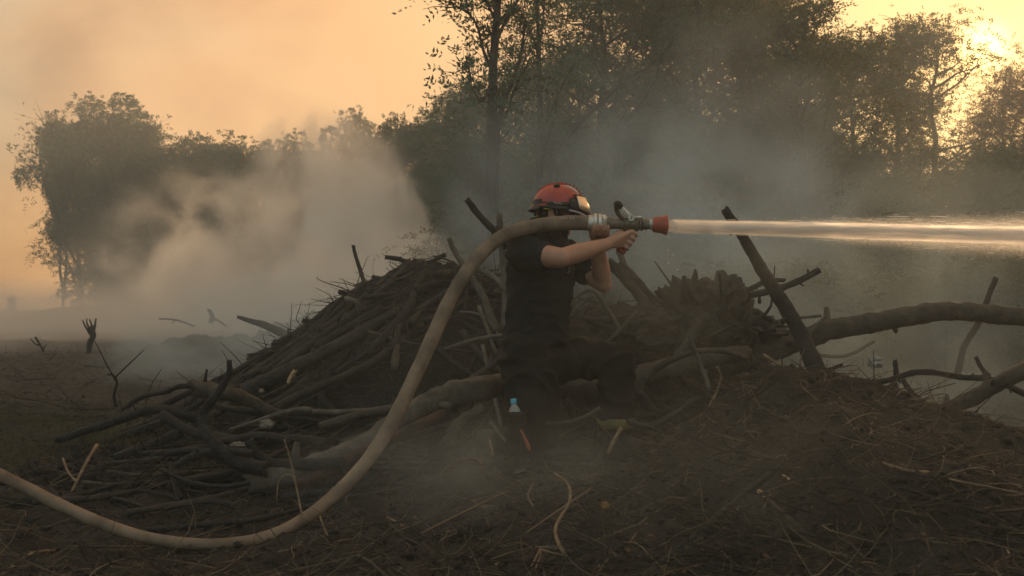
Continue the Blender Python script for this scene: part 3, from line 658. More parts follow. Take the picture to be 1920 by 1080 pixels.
# sticks in the foreground litter
LG([(5, 1078, 2.75), (30, 1058, 2.75), (60, 1038, 2.75), (108, 1031, 2.75)], 4, 2.8, 'wood_pale', 'pale peeled stick in the bottom left corner', name='stick', cat='stick', knots=0)
r_ = [(1040, 888, 3.35), (1060, 902, 3.3), (1069, 920, 3.25), (1066, 945, 3.2), (1048, 975, 3.15), (1041, 995, 3.1), (1048, 1020, 3.0), (1062, 1040, 2.95), (1090, 1043, 2.95), (1118, 1042, 2.9), (1132, 1060, 2.85), (1139, 1085, 2.8)]
LG(r_, 2.5, 4.5, 'wood_pale', 'long winding pale root in the middle foreground', name='root', cat='root', knots=2, rough=.2)
for q, lb in (([(1014, 1028, 3.0), (1005, 1045, 2.95), (996, 1062, 2.9)], 'left strand of the pale root tuft'), ([(1016, 1030, 3.0), (1010, 1050, 2.95), (1004, 1068, 2.9)], 'right strand of the pale root tuft'), ([(1060, 1042, 2.95), (1035, 1036, 2.95), (1012, 1030, 3.0)], 'short link joining the root tuft to the winding root')):
    LG(q, 1.8, 1.5, 'wood_pale', lb, name='root', cat='root', knots=0)
LG([(726, 970, 3.3), (750, 983, 3.25), (777, 999, 3.2)], 2, 3.4, 'wood_pale', 'short pale stick lying right of the hose foot', name='stick', cat='stick', knots=0)
LG([(670, 1042, 2.9), (695, 1055, 2.9), (728, 1084, 2.85)], 3.5, 4, 'bark', 'brown stick at the bottom edge left of centre', name='stick', cat='stick', knots=0)
LG([(182, 834, 4.1), (165, 862, 4.0), (150, 890, 3.95), (134, 922, 3.9)], 3.5, 2, 'wood_pale', 'pale stick propped in the litter at the left', name='stick', cat='stick', knots=0)
LG([(118, 860, 4.1), (128, 885, 4.0), (145, 905, 3.9)], 2, 2, 'wood_pale', 'thin pale stick crossing the propped one at the left', name='stick', cat='stick', knots=0)
LG([(533, 824, 3.9), (541, 850, 3.9), (551, 890, 3.9), (560, 935, 3.85), (566, 965, 3.8)], 1.5, 1.8, 'wood_pale', 'tall thin pale stalk in front of the tangle', name='stalk', cat='stalk', knots=0)
LG([(519, 935, 3.8), (522, 905, 3.8), (534, 891, 3.8), (548, 893, 3.8), (557, 915, 3.8)], 1.3, 1.3, 'wood_pale', 'little arched stalk beside the tall thin stalk', name='stalk', cat='stalk', knots=0)
LG([(600, 968, 3.5), (607, 988, 3.45), (614, 1004, 3.4)], 1.4, 1.4, 'wood_pale', 'small straight stalk under the hose bend', name='stalk', cat='stalk', knots=0)
LG([(918, 824, 3.9), (922, 842, 3.85), (925, 855, 3.8)], 1.6, 1.2, 'wood_pale', 'short bright stalk tip in the middle litter', name='stalk', cat='stalk', knots=0)
LG([(902, 848, 3.8), (904, 865, 3.8), (903, 880, 3.75)], 2, 1.4, 'wood_pale', 'second short bright stalk, left of the first', name='stalk', cat='stalk', knots=0)
LG([(1648, 866, 3.1), (1680, 877, 3.05), (1710, 884, 3.0), (1742, 886, 3.0)], 3, 4, 'wood_pale', 'pale stick lying on the right of the mound', name='stick', cat='stick', knots=0)
LG([(1424, 921, 2.9), (1432, 929, 2.9), (1440, 936, 2.9)], 4, 4, 'wood_raw', 'fresh cut pale end of the brown stick on the mound', name='stick_end', cat='stick', knots=0)
LG([(1440, 936, 2.9), (1475, 968, 2.85), (1513, 1003, 2.8)], 4, 4.5, 'bark', 'brown stick on the mound behind the fresh cut end', name='stick', cat='stick', knots=0)
LG([(1448, 886, 3.1), (1465, 890, 3.1), (1482, 900, 3.05), (1500, 916, 3.0)], 3, 1.5, 'wood_raw', 'orange splintered fork on the mound', name='splinter', cat='splinter', knots=0)
LG([(1456, 882, 3.1), (1470, 895, 3.05), (1494, 917, 3.0)], 2, 1.2, 'wood_raw', 'lower tine of the splintered fork on the mound', name='splinter', cat='splinter', knots=0)
LG([(1522, 950, 2.8), (1535, 970, 2.75), (1544, 990, 2.7)], 1.8, 1.5, 'wood_pale', 'small thin stick below the splintered fork', name='stick', cat='stick', knots=0)
LG([(1200, 1090, 2.6), (1250, 1050, 2.7), (1310, 1000, 2.8), (1380, 940, 2.95), (1450, 885, 3.1)], 9, 6, 'bark_dark', 'half buried dark branch across the lower right litter', rough=.3, ground=True)
LG([(1885, 1030, 2.7), (1900, 1045, 2.7), (1925, 1056, 2.7)], 3, 2, 'wood_raw', 'orange stick at the right edge near the bottom', name='stick', cat='stick', knots=0)
LG([(1618, 1032, 2.6), (1640, 1028, 2.6), (1665, 1018, 2.6)], 2, 1.5, 'wood_pale', 'thin forked stick low on the right mound', name='stick', cat='stick', knots=0)
LG([(1000, 905, 3.4), (990, 930, 3.35), (1000, 950, 3.3)], 1.6, 1.6, 'twig_pale', 'thin curl of root left of the winding root', name='root', cat='root', knots=0)
LG([(830, 885, 3.7), (860, 865, 3.7), (890, 862, 3.7), (905, 872, 3.7)], 1.8, 1.8, 'wood_pale', 'arched thin root right of the hose in the smoke', name='root', cat='root', knots=0)
LG([(985, 1000, 3.1), (1050, 955, 3.3), (1110, 915, 3.5)], 2, 2, 'twig_pale', 'long straight twig crossing behind the winding root', name='twig', cat='twig', knots=0)
LG([(790, 1000, 3.1), (870, 960, 3.3), (955, 920, 3.5)], 2.4, 2, 'twig_pale', 'long straight twig left of the root tuft', name='twig', cat='twig', knots=0)

# burnt stump and sprigs on the open field
def sprig(pts_list, label, Y):
    o = bpy.data.objects.new('burnt_stump', None); C.objects.link(o); b = P(*pts_list[0][0][0]); o.location = b
    for i, (pts, a, c) in enumerate(pts_list):
        W = [P(*p) - b for p in pts]; pth = catmull(W, 4); n = len(pth)
        me = fastmesh('stem', *tube_arrays(pth, [px(a + (c - a) * j / (n - 1), Y) for j in range(n)], 7, .25, i + 5, .3)); link('stem' if i == 0 else 'twig', me, MAT['bark_dark'], o)
    tag(o, label, 'stump')
sprig([([(166, 662, 11), (168, 645, 11), (174, 628, 11), (170, 612, 11)], 4.5, 6), ([(170, 628, 11), (160, 612, 11), (155, 600, 11)], 2.5, 1.2), ([(173, 622, 11), (171, 608, 11), (168, 598, 11)], 2.5, 1.2), ([(175, 625, 11), (178, 610, 11), (180, 597, 11)], 3, 1.5), ([(170, 622, 11), (163, 606, 11), (163, 597, 11)], 2, 1)], 'small burnt stump with upright twigs on the open ground at the left', 11)
sprig([([(82, 660, 12), (76, 648, 12), (66, 632, 12)], 2, 2), ([(76, 648, 12), (66, 645, 12), (58, 635, 12)], 1.5, 1), ([(80, 655, 12), (88, 645, 12)], 1.5, .8)], 'thin dry sprig left of the small burnt stump', 12)
sprig([([(395, 605, 13), (398, 592, 13), (390, 580, 13)], 5, 3), ([(398, 598, 13), (410, 602, 13), (425, 612, 13)], 3, 2)], 'hazy little snag on the smoky field', 13)
sprig([([(365, 612, 12), (330, 600, 12), (298, 598, 12)], 2, 1.5), ([(330, 600, 12), (322, 606, 12)], 1.2, .8)], 'thin low stick on the smoky field left of the snag', 12)

# root stump right of the firefighter: blob with spikes and root limbs
def blob(name, c, r, matn, seed, parent, amp=.35, res=4, freq=2.2):
    bm = bmesh.new(); bmesh.ops.create_icosphere(bm, subdivisions=res, radius=1)
    for v in bm.verts:
        n = v.co.normalized(); q = n * freq + Vector((seed, 0, 0))
        d = 1 + amp * (mnoise.noise(q) + .6 * abs(mnoise.noise(q * 2.3)) + .4 * mnoise.noise(q * 5) + .25 * mnoise.noise(q * 11))
        v.co = Vector((n.x * r[0], n.y * r[1], n.z * r[2])) * d
    me = bmmesh(name, bm, False); return link(name, me, MAT[matn], parent, c)
st = bpy.data.objects.new('root_stump', None); C.objects.link(st); sb = P(1320, 640, 5.9); st.location = sb
tag(st, 'torn upturned root stump with black spikes, right of the firefighter', 'stump')
blob('root_plate', P(1310, 590, 5.9) - sb, (.21, .20, .17), 'bark_dark', 3, st, .6)
blob('root_plate', P(1362, 572, 5.95) - sb, (.13, .14, .16), 'bark', 9, st, .45)
blob('root_plate', P(1400, 625, 5.95) - sb, (.22, .18, .10), 'bark_dark', 14, st, .6)
blob('root_plate', P(1270, 625, 5.95) - sb, (.20, .18, .12), 'bark_dark', 24, st, .6)
for pts, a, b_ in (([(1300, 560, 5.8), (1303, 530, 5.8), (1304, 505, 5.8)], 14, 2), ([(1290, 565, 5.75), (1285, 538, 5.75), (1282, 518, 5.75)], 12, 4), ([(1275, 580, 5.8), (1250, 560, 5.8), (1232, 545, 5.8)], 13, 8), ([(1290, 570, 5.9), (1262, 552, 5.9), (1245, 538, 5.9)], 11, 6), ([(1330, 560, 5.9), (1325, 540, 5.9), (1318, 528, 5.9)], 12, 3),
                  ([(1370, 580, 5.8), (1400, 600, 5.8), (1440, 615, 5.8), (1462, 632, 5.8)], 14, 7), ([(1350, 555, 5.9), (1365, 535, 5.9), (1375, 530, 5.9)], 12, 5), ([(1250, 610, 5.8), (1215, 600, 5.8), (1190, 610, 5.8)], 10, 5), ([(1310, 600, 5.7), (1290, 640, 5.6), (1260, 680, 5.5)], 10, 6), ([(1390, 590, 5.9), (1420, 585, 5.9), (1436, 600, 5.9)], 9, 3)):
    pth = catmull([P(*p) - sb for p in pts], 5); n = len(pth)
    me = fastmesh('root', *tube_arrays(pth, [px(a + (b_ - a) * j / (n - 1), 5.8) for j in range(n)], 9, .45, int(a * 7 + b_), .6)); link('root', me, MAT['charred' if a > 11 else 'bark_dark'], st)

rs = np.random.RandomState(31)
for i in range(26):
    c0 = P(rs.uniform(1255, 1430), 0, 5.85); z_ = P(0, rs.uniform(560, 640), 5.85).z; q0 = Vector((c0.x, 5.78 + rs.uniform(-.1, .1), z_))
    d = Vector((rs.randn() * .8, -.5 * rs.rand(), rs.uniform(.1, 1.0))).normalized(); ln = rs.uniform(.08, .24); r = rs.uniform(.008, .026)
    pts = [q0 - sb, q0 + d * ln * .5 + Vector(rs.randn(3) * .015) - sb, q0 + (d + Vector(rs.randn(3) * .3)) * ln - sb]; pth = catmull(pts, 3); n = len(pth)
    me = fastmesh('root', *tube_arrays(pth, [r * (1 - .75 * j / (n - 1)) for j in range(n)], 6, .5, i, .8), smooth=False); link('root', me, MAT[('charred', 'bark_dark', 'bark')[i % 3]], st)

# random charred branches lying on the heap
rs = np.random.RandomState(77)
def lie_branch(x, y, az, ln, r, matn, f=surf, lift=1.0, bend=.12, seed=0):
    pts = []; d = np.array([math.cos(az), math.sin(az)])
    for k in range(5):
        t = k / 4 - .5; q = np.array([x, y]) + d * ln * t + np.array([-d[1], d[0]]) * bend * ln * math.sin(t * 5 + seed)
        pts.append([q[0], q[1], 0])
    zs = [f(p[0], p[1]) for p in pts]; zl = np.polyfit(range(5), zs, 1)
    for k in range(5): pts[k][2] = .65 * max(zs[k], np.polyval(zl, k)) + .35 * np.polyval(zl, k) + r * lift
    return [Vector(p) for p in pts]
for i in range(34):
    x = rs.uniform(-2.1, -.1) if i < 24 else rs.uniform(.5, 1.6); y = rs.uniform(5.8, 7.0); az = rs.normal(.6 if i < 24 else 2.5, .48); ln = rs.uniform(.7, 1.7); r = rs.uniform(.014, .036)
    p = lie_branch(x, y, az, ln, r, 0, seed=i + 40, lift=.9, bend=.07)
    wood_thing('branch', p, r, r * .6, ('charred', 'bark_dark', 'charred')[i % 3], 'thick black burnt limb half sunk in the ' + ('left flank' if x < -1.1 else 'face' if x < .1 else 'right part') + ' of the big brush heap', 'branch', 'thick burnt limbs in the brush heap', sides=9, knots=2, twigs=1, seed=i + 1500, n=5, rough=.35, jag=1.0)
for i in range(80):
    x = rs.uniform(-2.2, 1.9); y = rs.uniform(5.7, 7.3); az = rs.normal(.55 if x < .2 else 2.5, .85); ln = rs.uniform(.5, 1.5); r = rs.uniform(.007, .026)
    if i % 9 == 0: az = rs.uniform(0, 3)
    p = lie_branch(x, y, az, ln, r, 0, seed=i, lift=1.2)
    wood_thing('branch', p, r, r * .5, ('charred', 'bark_dark', 'charred', 'charred', 'bark')[i % 5], 'thin burnt branch lying among many others on the ' + ('left flank' if x < -1.1 else 'face' if x < .1 else 'right part') + ' of the big brush heap', 'branch', 'burnt branches strewn over the brush heap', sides=7, knots=1, twigs=2, seed=i + 500, n=4)
for i in range(70):
    if i < 42: x = rs.uniform(-2.3, -.5); y = rs.uniform(4.1, 5.7)
    else: x = rs.uniform(-.5, 1.3); y = rs.uniform(4.5, 5.9)
    az = rs.normal(.1, .5); ln = rs.uniform(.4, 1.4); r = rs.uniform(.006, .024)
    p = lie_branch(x, y, az, ln, r, 0, seed=i, lift=1.5)
    wood_thing('branch', p, r, r * .45, ('charred', 'bark_dark', 'bark', 'charred')[i % 4], ('dark branch in the ground tangle at the foot of the heap' if i < 42 and y > 4.9 else 'dark branch in the ground tangle just behind the hose bend' if i < 42 else 'dark branch on the ground around the firefighter legs'), 'branch', 'branches tangled on the ground', sides=7, knots=1, twigs=2, seed=i + 800, n=4)
for i in range(16):
    x = rs.uniform(1.3, 4.2); y = rs.uniform(5.2, 8.5); p = lie_branch(x, y, rs.uniform(0, 3), rs.uniform(.5, 1.6), .02, 0, seed=i)
    wood_thing('branch', p, .022, .008, 'bark_dark', ('faint branch lying under the arching trunk' if y < 6.3 else 'faint branch lying in the smoke beyond the arching trunk'), 'branch', 'branches in the smoky hollow', sides=6, seed=i + 900, n=4)
for i in range(24):
    x = rs.uniform(-6, -1.6); y = rs.uniform(6.2, 13); p = lie_branch(x, y, rs.normal(0, .6), rs.uniform(.4, 1.5), .016, 0, seed=i, bend=.2)
    wood_thing('branch', p, .016, .006, 'bark_dark', ('stick lying on the near part of the open burnt field' if y < 9 else 'stick lying on the far smoky part of the open field'), 'branch', 'sticks on the open field', sides=6, seed=i + 950, n=4, twigs=3)

# ------------------------------------------------------------------ litter (uncountable)
def litter(name, n, matn, lmin, lmax, rmin, rmax, seed, label, up=.12, segs=4, area=None, curl=.5, sides=3):
    rs = np.random.RandomState(seed)
    if area is None:
        Y = 1.9 * np.exp(rs.rand(n) ** .9 * math.log(9 / 1.9)); X = rs.uniform(-.62, .62, n) * Y
    else: X, Y = area(rs, n)
    az = rs.rand(n) * 2 * math.pi; ln = lmin + (lmax - lmin) * rs.rand(n) ** 2.2; r = rmin + (rmax - rmin) * rs.rand(n) ** 2
    el = np.abs(rs.randn(n)) * up; cu = rs.randn(n) * curl; cz = rs.randn(n) * .25
    P0 = np.stack([X, Y, np.zeros(n)], -1); pts = []; cur = P0.copy(); a = az.copy(); ee = el.copy()
    z0 = gh(X, Y) + r * .6
    inh = (X > -2.4) & (X < 2.3) & (Y > 5.2) & (Y < 8.4); z0[inh] = np.maximum(z0[inh], hh(X[inh], Y[inh]) + r[inh]); cur[:, 2] = z0
    pts.append(cur.copy())
    for k in range(segs):
        a = a + cu * .5 + rs.randn(n) * .25; ee = ee + cz * .5 - .05
        st_ = np.stack([np.cos(a) * np.cos(ee), np.sin(a) * np.cos(ee), np.sin(ee)], -1) * (ln / segs)[:, None]
        cur = cur + st_; fl = gh(cur[:, 0], cur[:, 1]); ih = (cur[:, 0] > -2.4) & (cur[:, 0] < 2.3) & (cur[:, 1] > 5.2) & (cur[:, 1] < 8.4)
        fl[ih] = np.maximum(fl[ih], hh(cur[ih, 0], cur[ih, 1])); cur[:, 2] = np.maximum(cur[:, 2], fl + r * .4); pts.append(cur.copy())
    pts = np.stack(pts, 1)                       # n, segs+1, 3
    T = np.gradient(pts, axis=1); T /= np.linalg.norm(T, axis=2, keepdims=True) + 1e-9
    U = np.cross(T, np.array([0.03, 0.02, 1.0])); U /= np.linalg.norm(U, axis=2, keepdims=True) + 1e-9; W_ = np.cross(T, U)
    tp = np.linspace(1, .35, segs + 1)[None, :, None] * r[:, None, None]
    rings = np.stack([pts + tp * (math.cos(q) * U + math.sin(q) * W_) for q in [2 * math.pi * s / sides for s in range(sides)]], 2)
    V = rings.reshape(-1, 3); base = (np.arange(n) * (segs + 1) * sides)[:, None, None]
    j = (np.arange(segs) * sides)[None, :, None]; s = np.arange(sides)[None, None, :]; s2 = (s + 1) % sides
    F = np.stack([base + j + s, base + j + s2, base + j + sides + s2, base + j + sides + s], -1).reshape(-1, 4)
    o = link(name, fastmesh(name, V, F), MAT[matn]); tag(o, label, 'litter', kind='stuff'); return o
litter('twig_litter', 9000, 'twig_dark', .03, .34, .0012, .005, 1, 'countless dark twigs and roots littering the burnt earth')
litter('pale_twig_litter', 3600, 'twig_pale', .04, .36, .001, .0038, 2, 'paler dry twigs and root hairs scattered over the dark earth', up=.3, curl=.7)
litter('bright_straw', 420, 'wood_pale', .03, .2, .0009, .0026, 4, 'bright straw-coloured stalks dotted through the litter', up=.35)
def mound_area(rs, n): return rs.uniform(.2, 2.0, n), rs.uniform(2.2, 3.9, n)
litter('root_litter', 2200, 'twig_dark', .04, .2, .001, .004, 5, 'fine roots covering the mound at the right', area=mound_area)
def heap_area(rs, n): return rs.uniform(-2.3, 2.1, n), rs.uniform(5.4, 7.3, n)
litter('heap_twigs', 3200, 'charred', .05, .34, .0015, .006, 6, 'dense burnt twigs covering the brush heap', area=heap_area, up=.1)
def fld(rs, n): return rs.uniform(-9, 0, n), rs.uniform(6, 20, n)
litter('field_litter', 2500, 'twig_dark', .08, .6, .002, .008, 8, 'sparse sticks and stubble on the open field', area=fld, up=.3)
litter('field_stubble', 1600, 'twig_pale', .08, .35, .002, .004, 9, 'pale stubble on the open field', area=fld, up=.6)
def grs(rs, n):
    c = rs.randint(0, 26, n); cx = rs.uniform(-3.4, -2.1, 26); cyy = rs.uniform(5.0, 6.6, 26); return cx[c] + rs.randn(n) * .09, cyy[c] + rs.randn(n) * .09
litter('grass_tufts', 2600, 'grass', .05, .2, .001, .0022, 10, 'small grass tufts at the left edge of the burnt ground', area=grs, up=1.1)
# chips, clods, leaves
def scatter_bits(name, n, matn, smin, smax, flat, seed, label, area=None):
    rs = np.random.RandomState(seed)
    bm = bmesh.new(); bmesh.ops.create_icosphere(bm, subdivisions=1, radius=1); bv = np.array([v.co[:] for v in bm.verts]); bf = np.array([[v.index for v in f.verts] for f in bm.faces]); bm.free()
    if area is None: Y = 1.9 * np.exp(rs.rand(n) * math.log(9 / 1.9)); X = rs.uniform(-.62, .62, n) * Y
    else: X, Y = area(rs, n)
    s = smin + (smax - smin) * rs.rand(n) ** 2.5; Z = gh(X, Y) + s * flat * .3
    V = []
    A_ = rs.rand(n) * 6.28; tilt = rs.randn(n) * .35
    jit = 1 + .35 * rs.randn(n, len(bv), 1) * .6
    q = bv[None] * jit * s[:, None, None] * np.stack([np.ones(n), rs.uniform(.4, .9, n), np.full(n, flat)], -1)[:, None, :]
    ct, st_ = np.cos(tilt)[:, None], np.sin(tilt)[:, None]; x, z = q[..., 0] * ct - q[..., 2] * st_, q[..., 0] * st_ + q[..., 2] * ct; y = q[..., 1]
    ca, sa = np.cos(A_)[:, None], np.sin(A_)[:, None]; V = np.stack([x * ca - y * sa + X[:, None], x * sa + y * ca + Y[:, None], z + Z[:, None]], -1).reshape(-1, 3)
    F = (bf[None] + (np.arange(n) * len(bv))[:, None, None]).reshape(-1, 3)
    tag(link(name, fastmesh(name, V, F, False), MAT[matn]), label, 'litter', kind='stuff')
scatter_bits('soil_clods', 7000, 'soil', .004, .026, .6, 21, 'crumbs and clods of dark burnt soil')
scatter_bits('bark_chips', 2200, 'chip', .004, .016, .3, 22, 'small reddish bark chips in the litter')
scatter_bits('dry_leaves', 260, 'dry_leaf', .006, .014, .12, 23, 'small curled ochre leaves sprinkled over the ground')
scatter_bits('ash_flecks', 300, 'stone', .003, .009, .5, 24, 'tiny pale ash flecks and pebbles on the ground')
scatter_bits('heap_clods', 3500, 'heap_soil', .01, .05, .7, 25, 'black clods at the foot of the heap', area=lambda rs, n: (rs.uniform(-2.5, 2, n), rs.uniform(4.6, 5.8, n)))
def one_bit(name, p, r, matn, label, cat, seed, amp=.4):
    o = blob(name, P(*p), r, matn, seed, None, amp, 3); tag(o, label, cat)
one_bit('ash_lump', (447, 834, 4.6), (.038, .02, .012), 'stone', 'whitish speckled ash lump between the dark branches', 'ash lump', 2)
one_bit('ash_lump', (500, 795, 4.85), (.032, .02, .022), 'stone', 'pale crumbly ash patch above the other lump', 'ash lump', 4)
one_bit('ash_lump', (490, 733, 5.6), (.014, .012, .012), 'stone', 'small pale lump below the left end of the long pole', 'ash lump', 5)
one_bit('ash_lump', (1640, 679, 5.6), (.035, .03, .028), 'paper', 'white scrap in the smoky hollow at the right', 'scrap', 6, .8)
one_bit('ash_lump', (1648, 741, 4.2), (.035, .03, .014), 'paper', 'pale scrap tucked under the black chunk on the mound crest', 'scrap', 7, .6)
one_bit('dry_leaf', (1134, 947, 3.3), (.012, .008, .012), 'dry_leaf', 'curled ochre leaf right of the winding root', 'leaf', 8, .5)
one_bit('dry_leaf', (1176, 1034, 2.9), (.009, .006, .008), 'dry_leaf', 'small ochre leaf near the bottom edge, right of the winding root', 'leaf', 9, .5)
one_bit('yellow_fruit', (1486, 748, 3.95), (.008, .008, .006), 'dry_leaf', 'yellowish dot on the top of the mound', 'leaf', 10, .2)
one_bit('plastic_scrap', (968, 888, 3.5), (.03, .015, .012), 'bark_grey', 'greyish scrap of plastic in the smoke below the boots', 'scrap', 11, .8)

# ------------------------------------------------------------------ firefighter
simple('skin', (.40, .215, .145), (.33, .165, .11), .5, 14, .15, 160, spec=.4, bdist=.004)
simple('shirt_black', (.020, .021, .023), (.012, .012, .013), .9, 30, .35, 320, spec=.15, bdist=.003)
simple('trouser_black', (.020, .018, .0155), (.010, .009, .008), .85, 9, .4, 200, spec=.2, bdist=.004)
simple('boot_black', (.020, .018, .016), (.008, .008, .008), .5, 12, .4, 80)
simple('band_yellow', (.16, .135, .045), (.09, .075, .03), .6, 30, .3, 120)
simple('hair', (.018, .013, .010), (.010, .008, .007), .7, 60, .8, 200)
simple('helmet_red', (.40, .040, .026), (.24, .026, .020), .34, 22, .05, 60, spec=.5)
simple('helmet_red_dark', (.40, .035, .02), (.28, .022, .015), .35, 12)
simple('black_plastic', (.020, .020, .019), (.012, .012, .012), .45, 12, .1, 60)
simple('silver_strip', (.42, .37, .40), (.30, .26, .30), .35, 12)
simple('cream_strip', (.62, .50, .38), (.5, .40, .3), .4, 12)
simple('yellow_plastic', (.55, .52, .05), (.4, .36, .04), .5, 12)
simple('orange_plastic', (.65, .26, .05), (.5, .18, .04), .5, 12)
simple('hose_canvas', (.26, .19, .135), (.10, .075, .056), .9, 8, .7, 220, bdist=.002, detail=6)
simple('aluminium', (.62, .58, .52), (.34, .31, .27), .42, 26, .2, 80, metal=.55)
simple('nozzle_metal', (.19, .165, .12), (.085, .075, .055), .5, 24, .3, 90, metal=.45)
simple('nozzle_red', (.42, .095, .055), (.24, .055, .035), .5, 22, .2, 80)
simple('rubber_black', (.035, .028, .024), (.018, .015, .013), .6, 20, .2, 90)
simple('cap_blue', (.12, .42, .62), (.10, .36, .55), .4, 12)
simple('print_white', (.50, .46, .40), (.32, .28, .22), .6, 160)
simple('bottle_plastic', (.34, .34, .32), (.24, .24, .23), .25, 20)
simple('red_tape', (.30, .09, .05), (.20, .055, .035), .6, 20)
m, t, b = newmat('amber_lens'); b.inputs['Base Color'].default_value = (.80, .62, .44, 1); b.inputs['Metallic'].default_value = .6; b.inputs['Roughness'].default_value = .28

def capsule(bm, a, b, ra, rb, seg=16):
    a = Vector(a); b = Vector(b); d = b - a; ln = d.length; d.normalize()
    q = d.to_track_quat('Z', 'Y').to_matrix().to_4x4(); M = Matrix.Translation(a) @ q
    prof = []
    for i in range(6): t = i / 5 * math.pi / 2; prof.append((math.sin(t) * ra, -math.cos(t) * ra))
    for i in range(6): t = i / 5 * math.pi / 2; prof.append((math.cos(t) * rb, ln + math.sin(t) * rb))
    rings = []
    for r, z in prof[1:-1]:
        rings.append([bm.verts.new(M @ Vector((math.cos(2 * math.pi * k / seg) * r, math.sin(2 * math.pi * k / seg) * r, z))) for k in range(seg)])
    v0 = bm.verts.new(M @ Vector((0, 0, prof[0][1]))); v1 = bm.verts.new(M @ Vector((0, 0, prof[-1][1])))
    for i in range(len(rings) - 1):
        for k in range(seg):
            k2 = (k + 1) % seg; bm.faces.new((rings[i][k], rings[i][k2], rings[i + 1][k2], rings[i + 1][k]))
    for k in range(seg):
        k2 = (k + 1) % seg; bm.faces.new((v0, rings[0][k2], rings[0][k])); bm.faces.new((v1, rings[-1][k], rings[-1][k2]))
def chain(bm, pts, rr):
    for i in range(len(pts) - 1): capsule(bm, pts[i], pts[i + 1], rr[i], rr[i + 1])
def ellip(bm, c, r, rot=None, sub=3):
    M = Matrix.Translation(Vector(c)) @ (rot.to_4x4() if rot else Matrix.Identity(4)) @ Matrix.Diagonal((*r, 1))
    bmesh.ops.create_icosphere(bm, subdivisions=sub, radius=1, matrix=M)
def loft(bm, rings, seg=28):
    """rings: (centre, u axis vec incl. radius, v axis vec incl. radius)"""
    rr = []
    for c, u, v in rings:
        rr.append([bm.verts.new(Vector(c) + Vector(u) * math.cos(2 * math.pi * k / seg) + Vector(v) * math.sin(2 * math.pi * k / seg)) for k in range(seg)])
    for i in range(len(rr) - 1):
        for k in range(seg):
            k2 = (k + 1) % seg; bm.faces.new((rr[i][k], rr[i][k2], rr[i + 1][k2], rr[i + 1][k]))
    bm.faces.new(rr[0][::-1]); bm.faces.new(rr[-1])
def remesh(name, bm, vox, matn, parent, base, smooth=4, disp=None, fac=.5):
    bmesh.ops.recalc_face_normals(bm, faces=bm.faces[:])
    me = bpy.data.meshes.new(name); bm.to_mesh(me); bm.free()
    ts_ = bpy.data.scenes.new('tmp'); tmp = bpy.data.objects.new(name, me); ts_.collection.objects.link(tmp)
    md = tmp.modifiers.new('r', 'REMESH'); md.mode = 'VOXEL'; md.voxel_size = vox
    if smooth: s_ = tmp.modifiers.new('s', 'SMOOTH'); s_.iterations = smooth; s_.factor = fac
    ts_.view_layers[0].update(); dg = ts_.view_layers[0].depsgraph
    nm = bpy.data.meshes.new_from_object(tmp.evaluated_get(dg)); bpy.data.objects.remove(tmp); bpy.data.scenes.remove(ts_); nm.name = name
    if disp:
        nn = [(v.co.copy(), v.normal.copy()) for v in nm.vertices]
        nm.vertices.foreach_set('co', [q for c_, m_ in nn for q in (c_ + m_ * disp(c_))]); nm.update()
    nm.transform(Matrix.Translation(-base))
    for p in nm.polygons: p.use_smooth = True
    return link(name, nm, MAT[matn], parent)

FB = P(1060, 850, 5.0)
man = bpy.data.objects.new('person', None); C.objects.link(man); man.location = FB
tag(man, 'kneeling firefighter in black shirt and red helmet aiming a hose nozzle to the right', 'person')
u = Vector((.667, .745, 0)); f = Vector((.745, -.667, 0))

# --- body: one continuous surface (head, neck, trunk, arms, hands, legs)
HC = P(1045, 392, 5.03)         # head centre
Q = P
bm = bmesh.new()
pitch = Matrix.Rotation(R(9), 3, 'Y')
def H(x, y, z): return HC + pitch @ Vector((x, y, z))
ellip(bm, H(-.012, 0, .012), (.098, .076, .098), pitch)
ellip(bm, H(.035, 0, -.045), (.055, .052, .065), pitch)
capsule(bm, H(.01, 0, -.085), H(.060, 0, -.105), .036, .024)       # jaw, chin
capsule(bm, H(.086, 0, -.012), H(.108, 0, -.046), .009, .013)      # nose
capsule(bm, H(.080, -.030, .008), H(.080, .030, .008), .014, .014)  # brow
capsule(bm, H(.078, -.018, -.077), H(.078, .018, -.077), .009, .009)  # lips
capsule(bm, H(.045, -.045, -.035), H(.030, -.050, -.075), .016, .014)  # cheeks
capsule(bm, H(.045, .045, -.035), H(.030, .050, -.075), .016, .014)
for s in (-1, 1): ellip(bm, H(-.022, s * .079, -.028), (.021, .009, .033), pitch)
chain(bm, [H(-.035, 0, -.05), P(1018, 440, 5.02), P(1014, 465, 5.0)], [.056, .058, .075])
cT = [(462, 1016, .165, .10), (485, 1017, .175, .115), (540, 1013, .150, .105), (600, 1008, .13, .095), (655, 1004, .12, .09)]
loft(bm, [(Q(x, y, 4.98), u * a, f * b_) for y, x, a, b_ in cT])
SN = Q(980, 474, 4.84); SF = Q(1060, 478, 5.12)
EN = Q(1052, 484, 4.63); WN = Q(1138, 458, 4.78)
chain(bm, [SN, EN], [.062, .048]); chain(bm, [EN, EN.lerp(WN, .35), EN.lerp(WN, .7), WN], [.045, .047, .038, .030])
EF = Q(1131, 532, 5.02); WF = Q(1121, 462, 4.92)
chain(bm, [SF, EF], [.060, .046]); chain(bm, [EF, EF.lerp(WF, .35), EF.lerp(WF, .7), WF], [.043, .046, .039, .031])
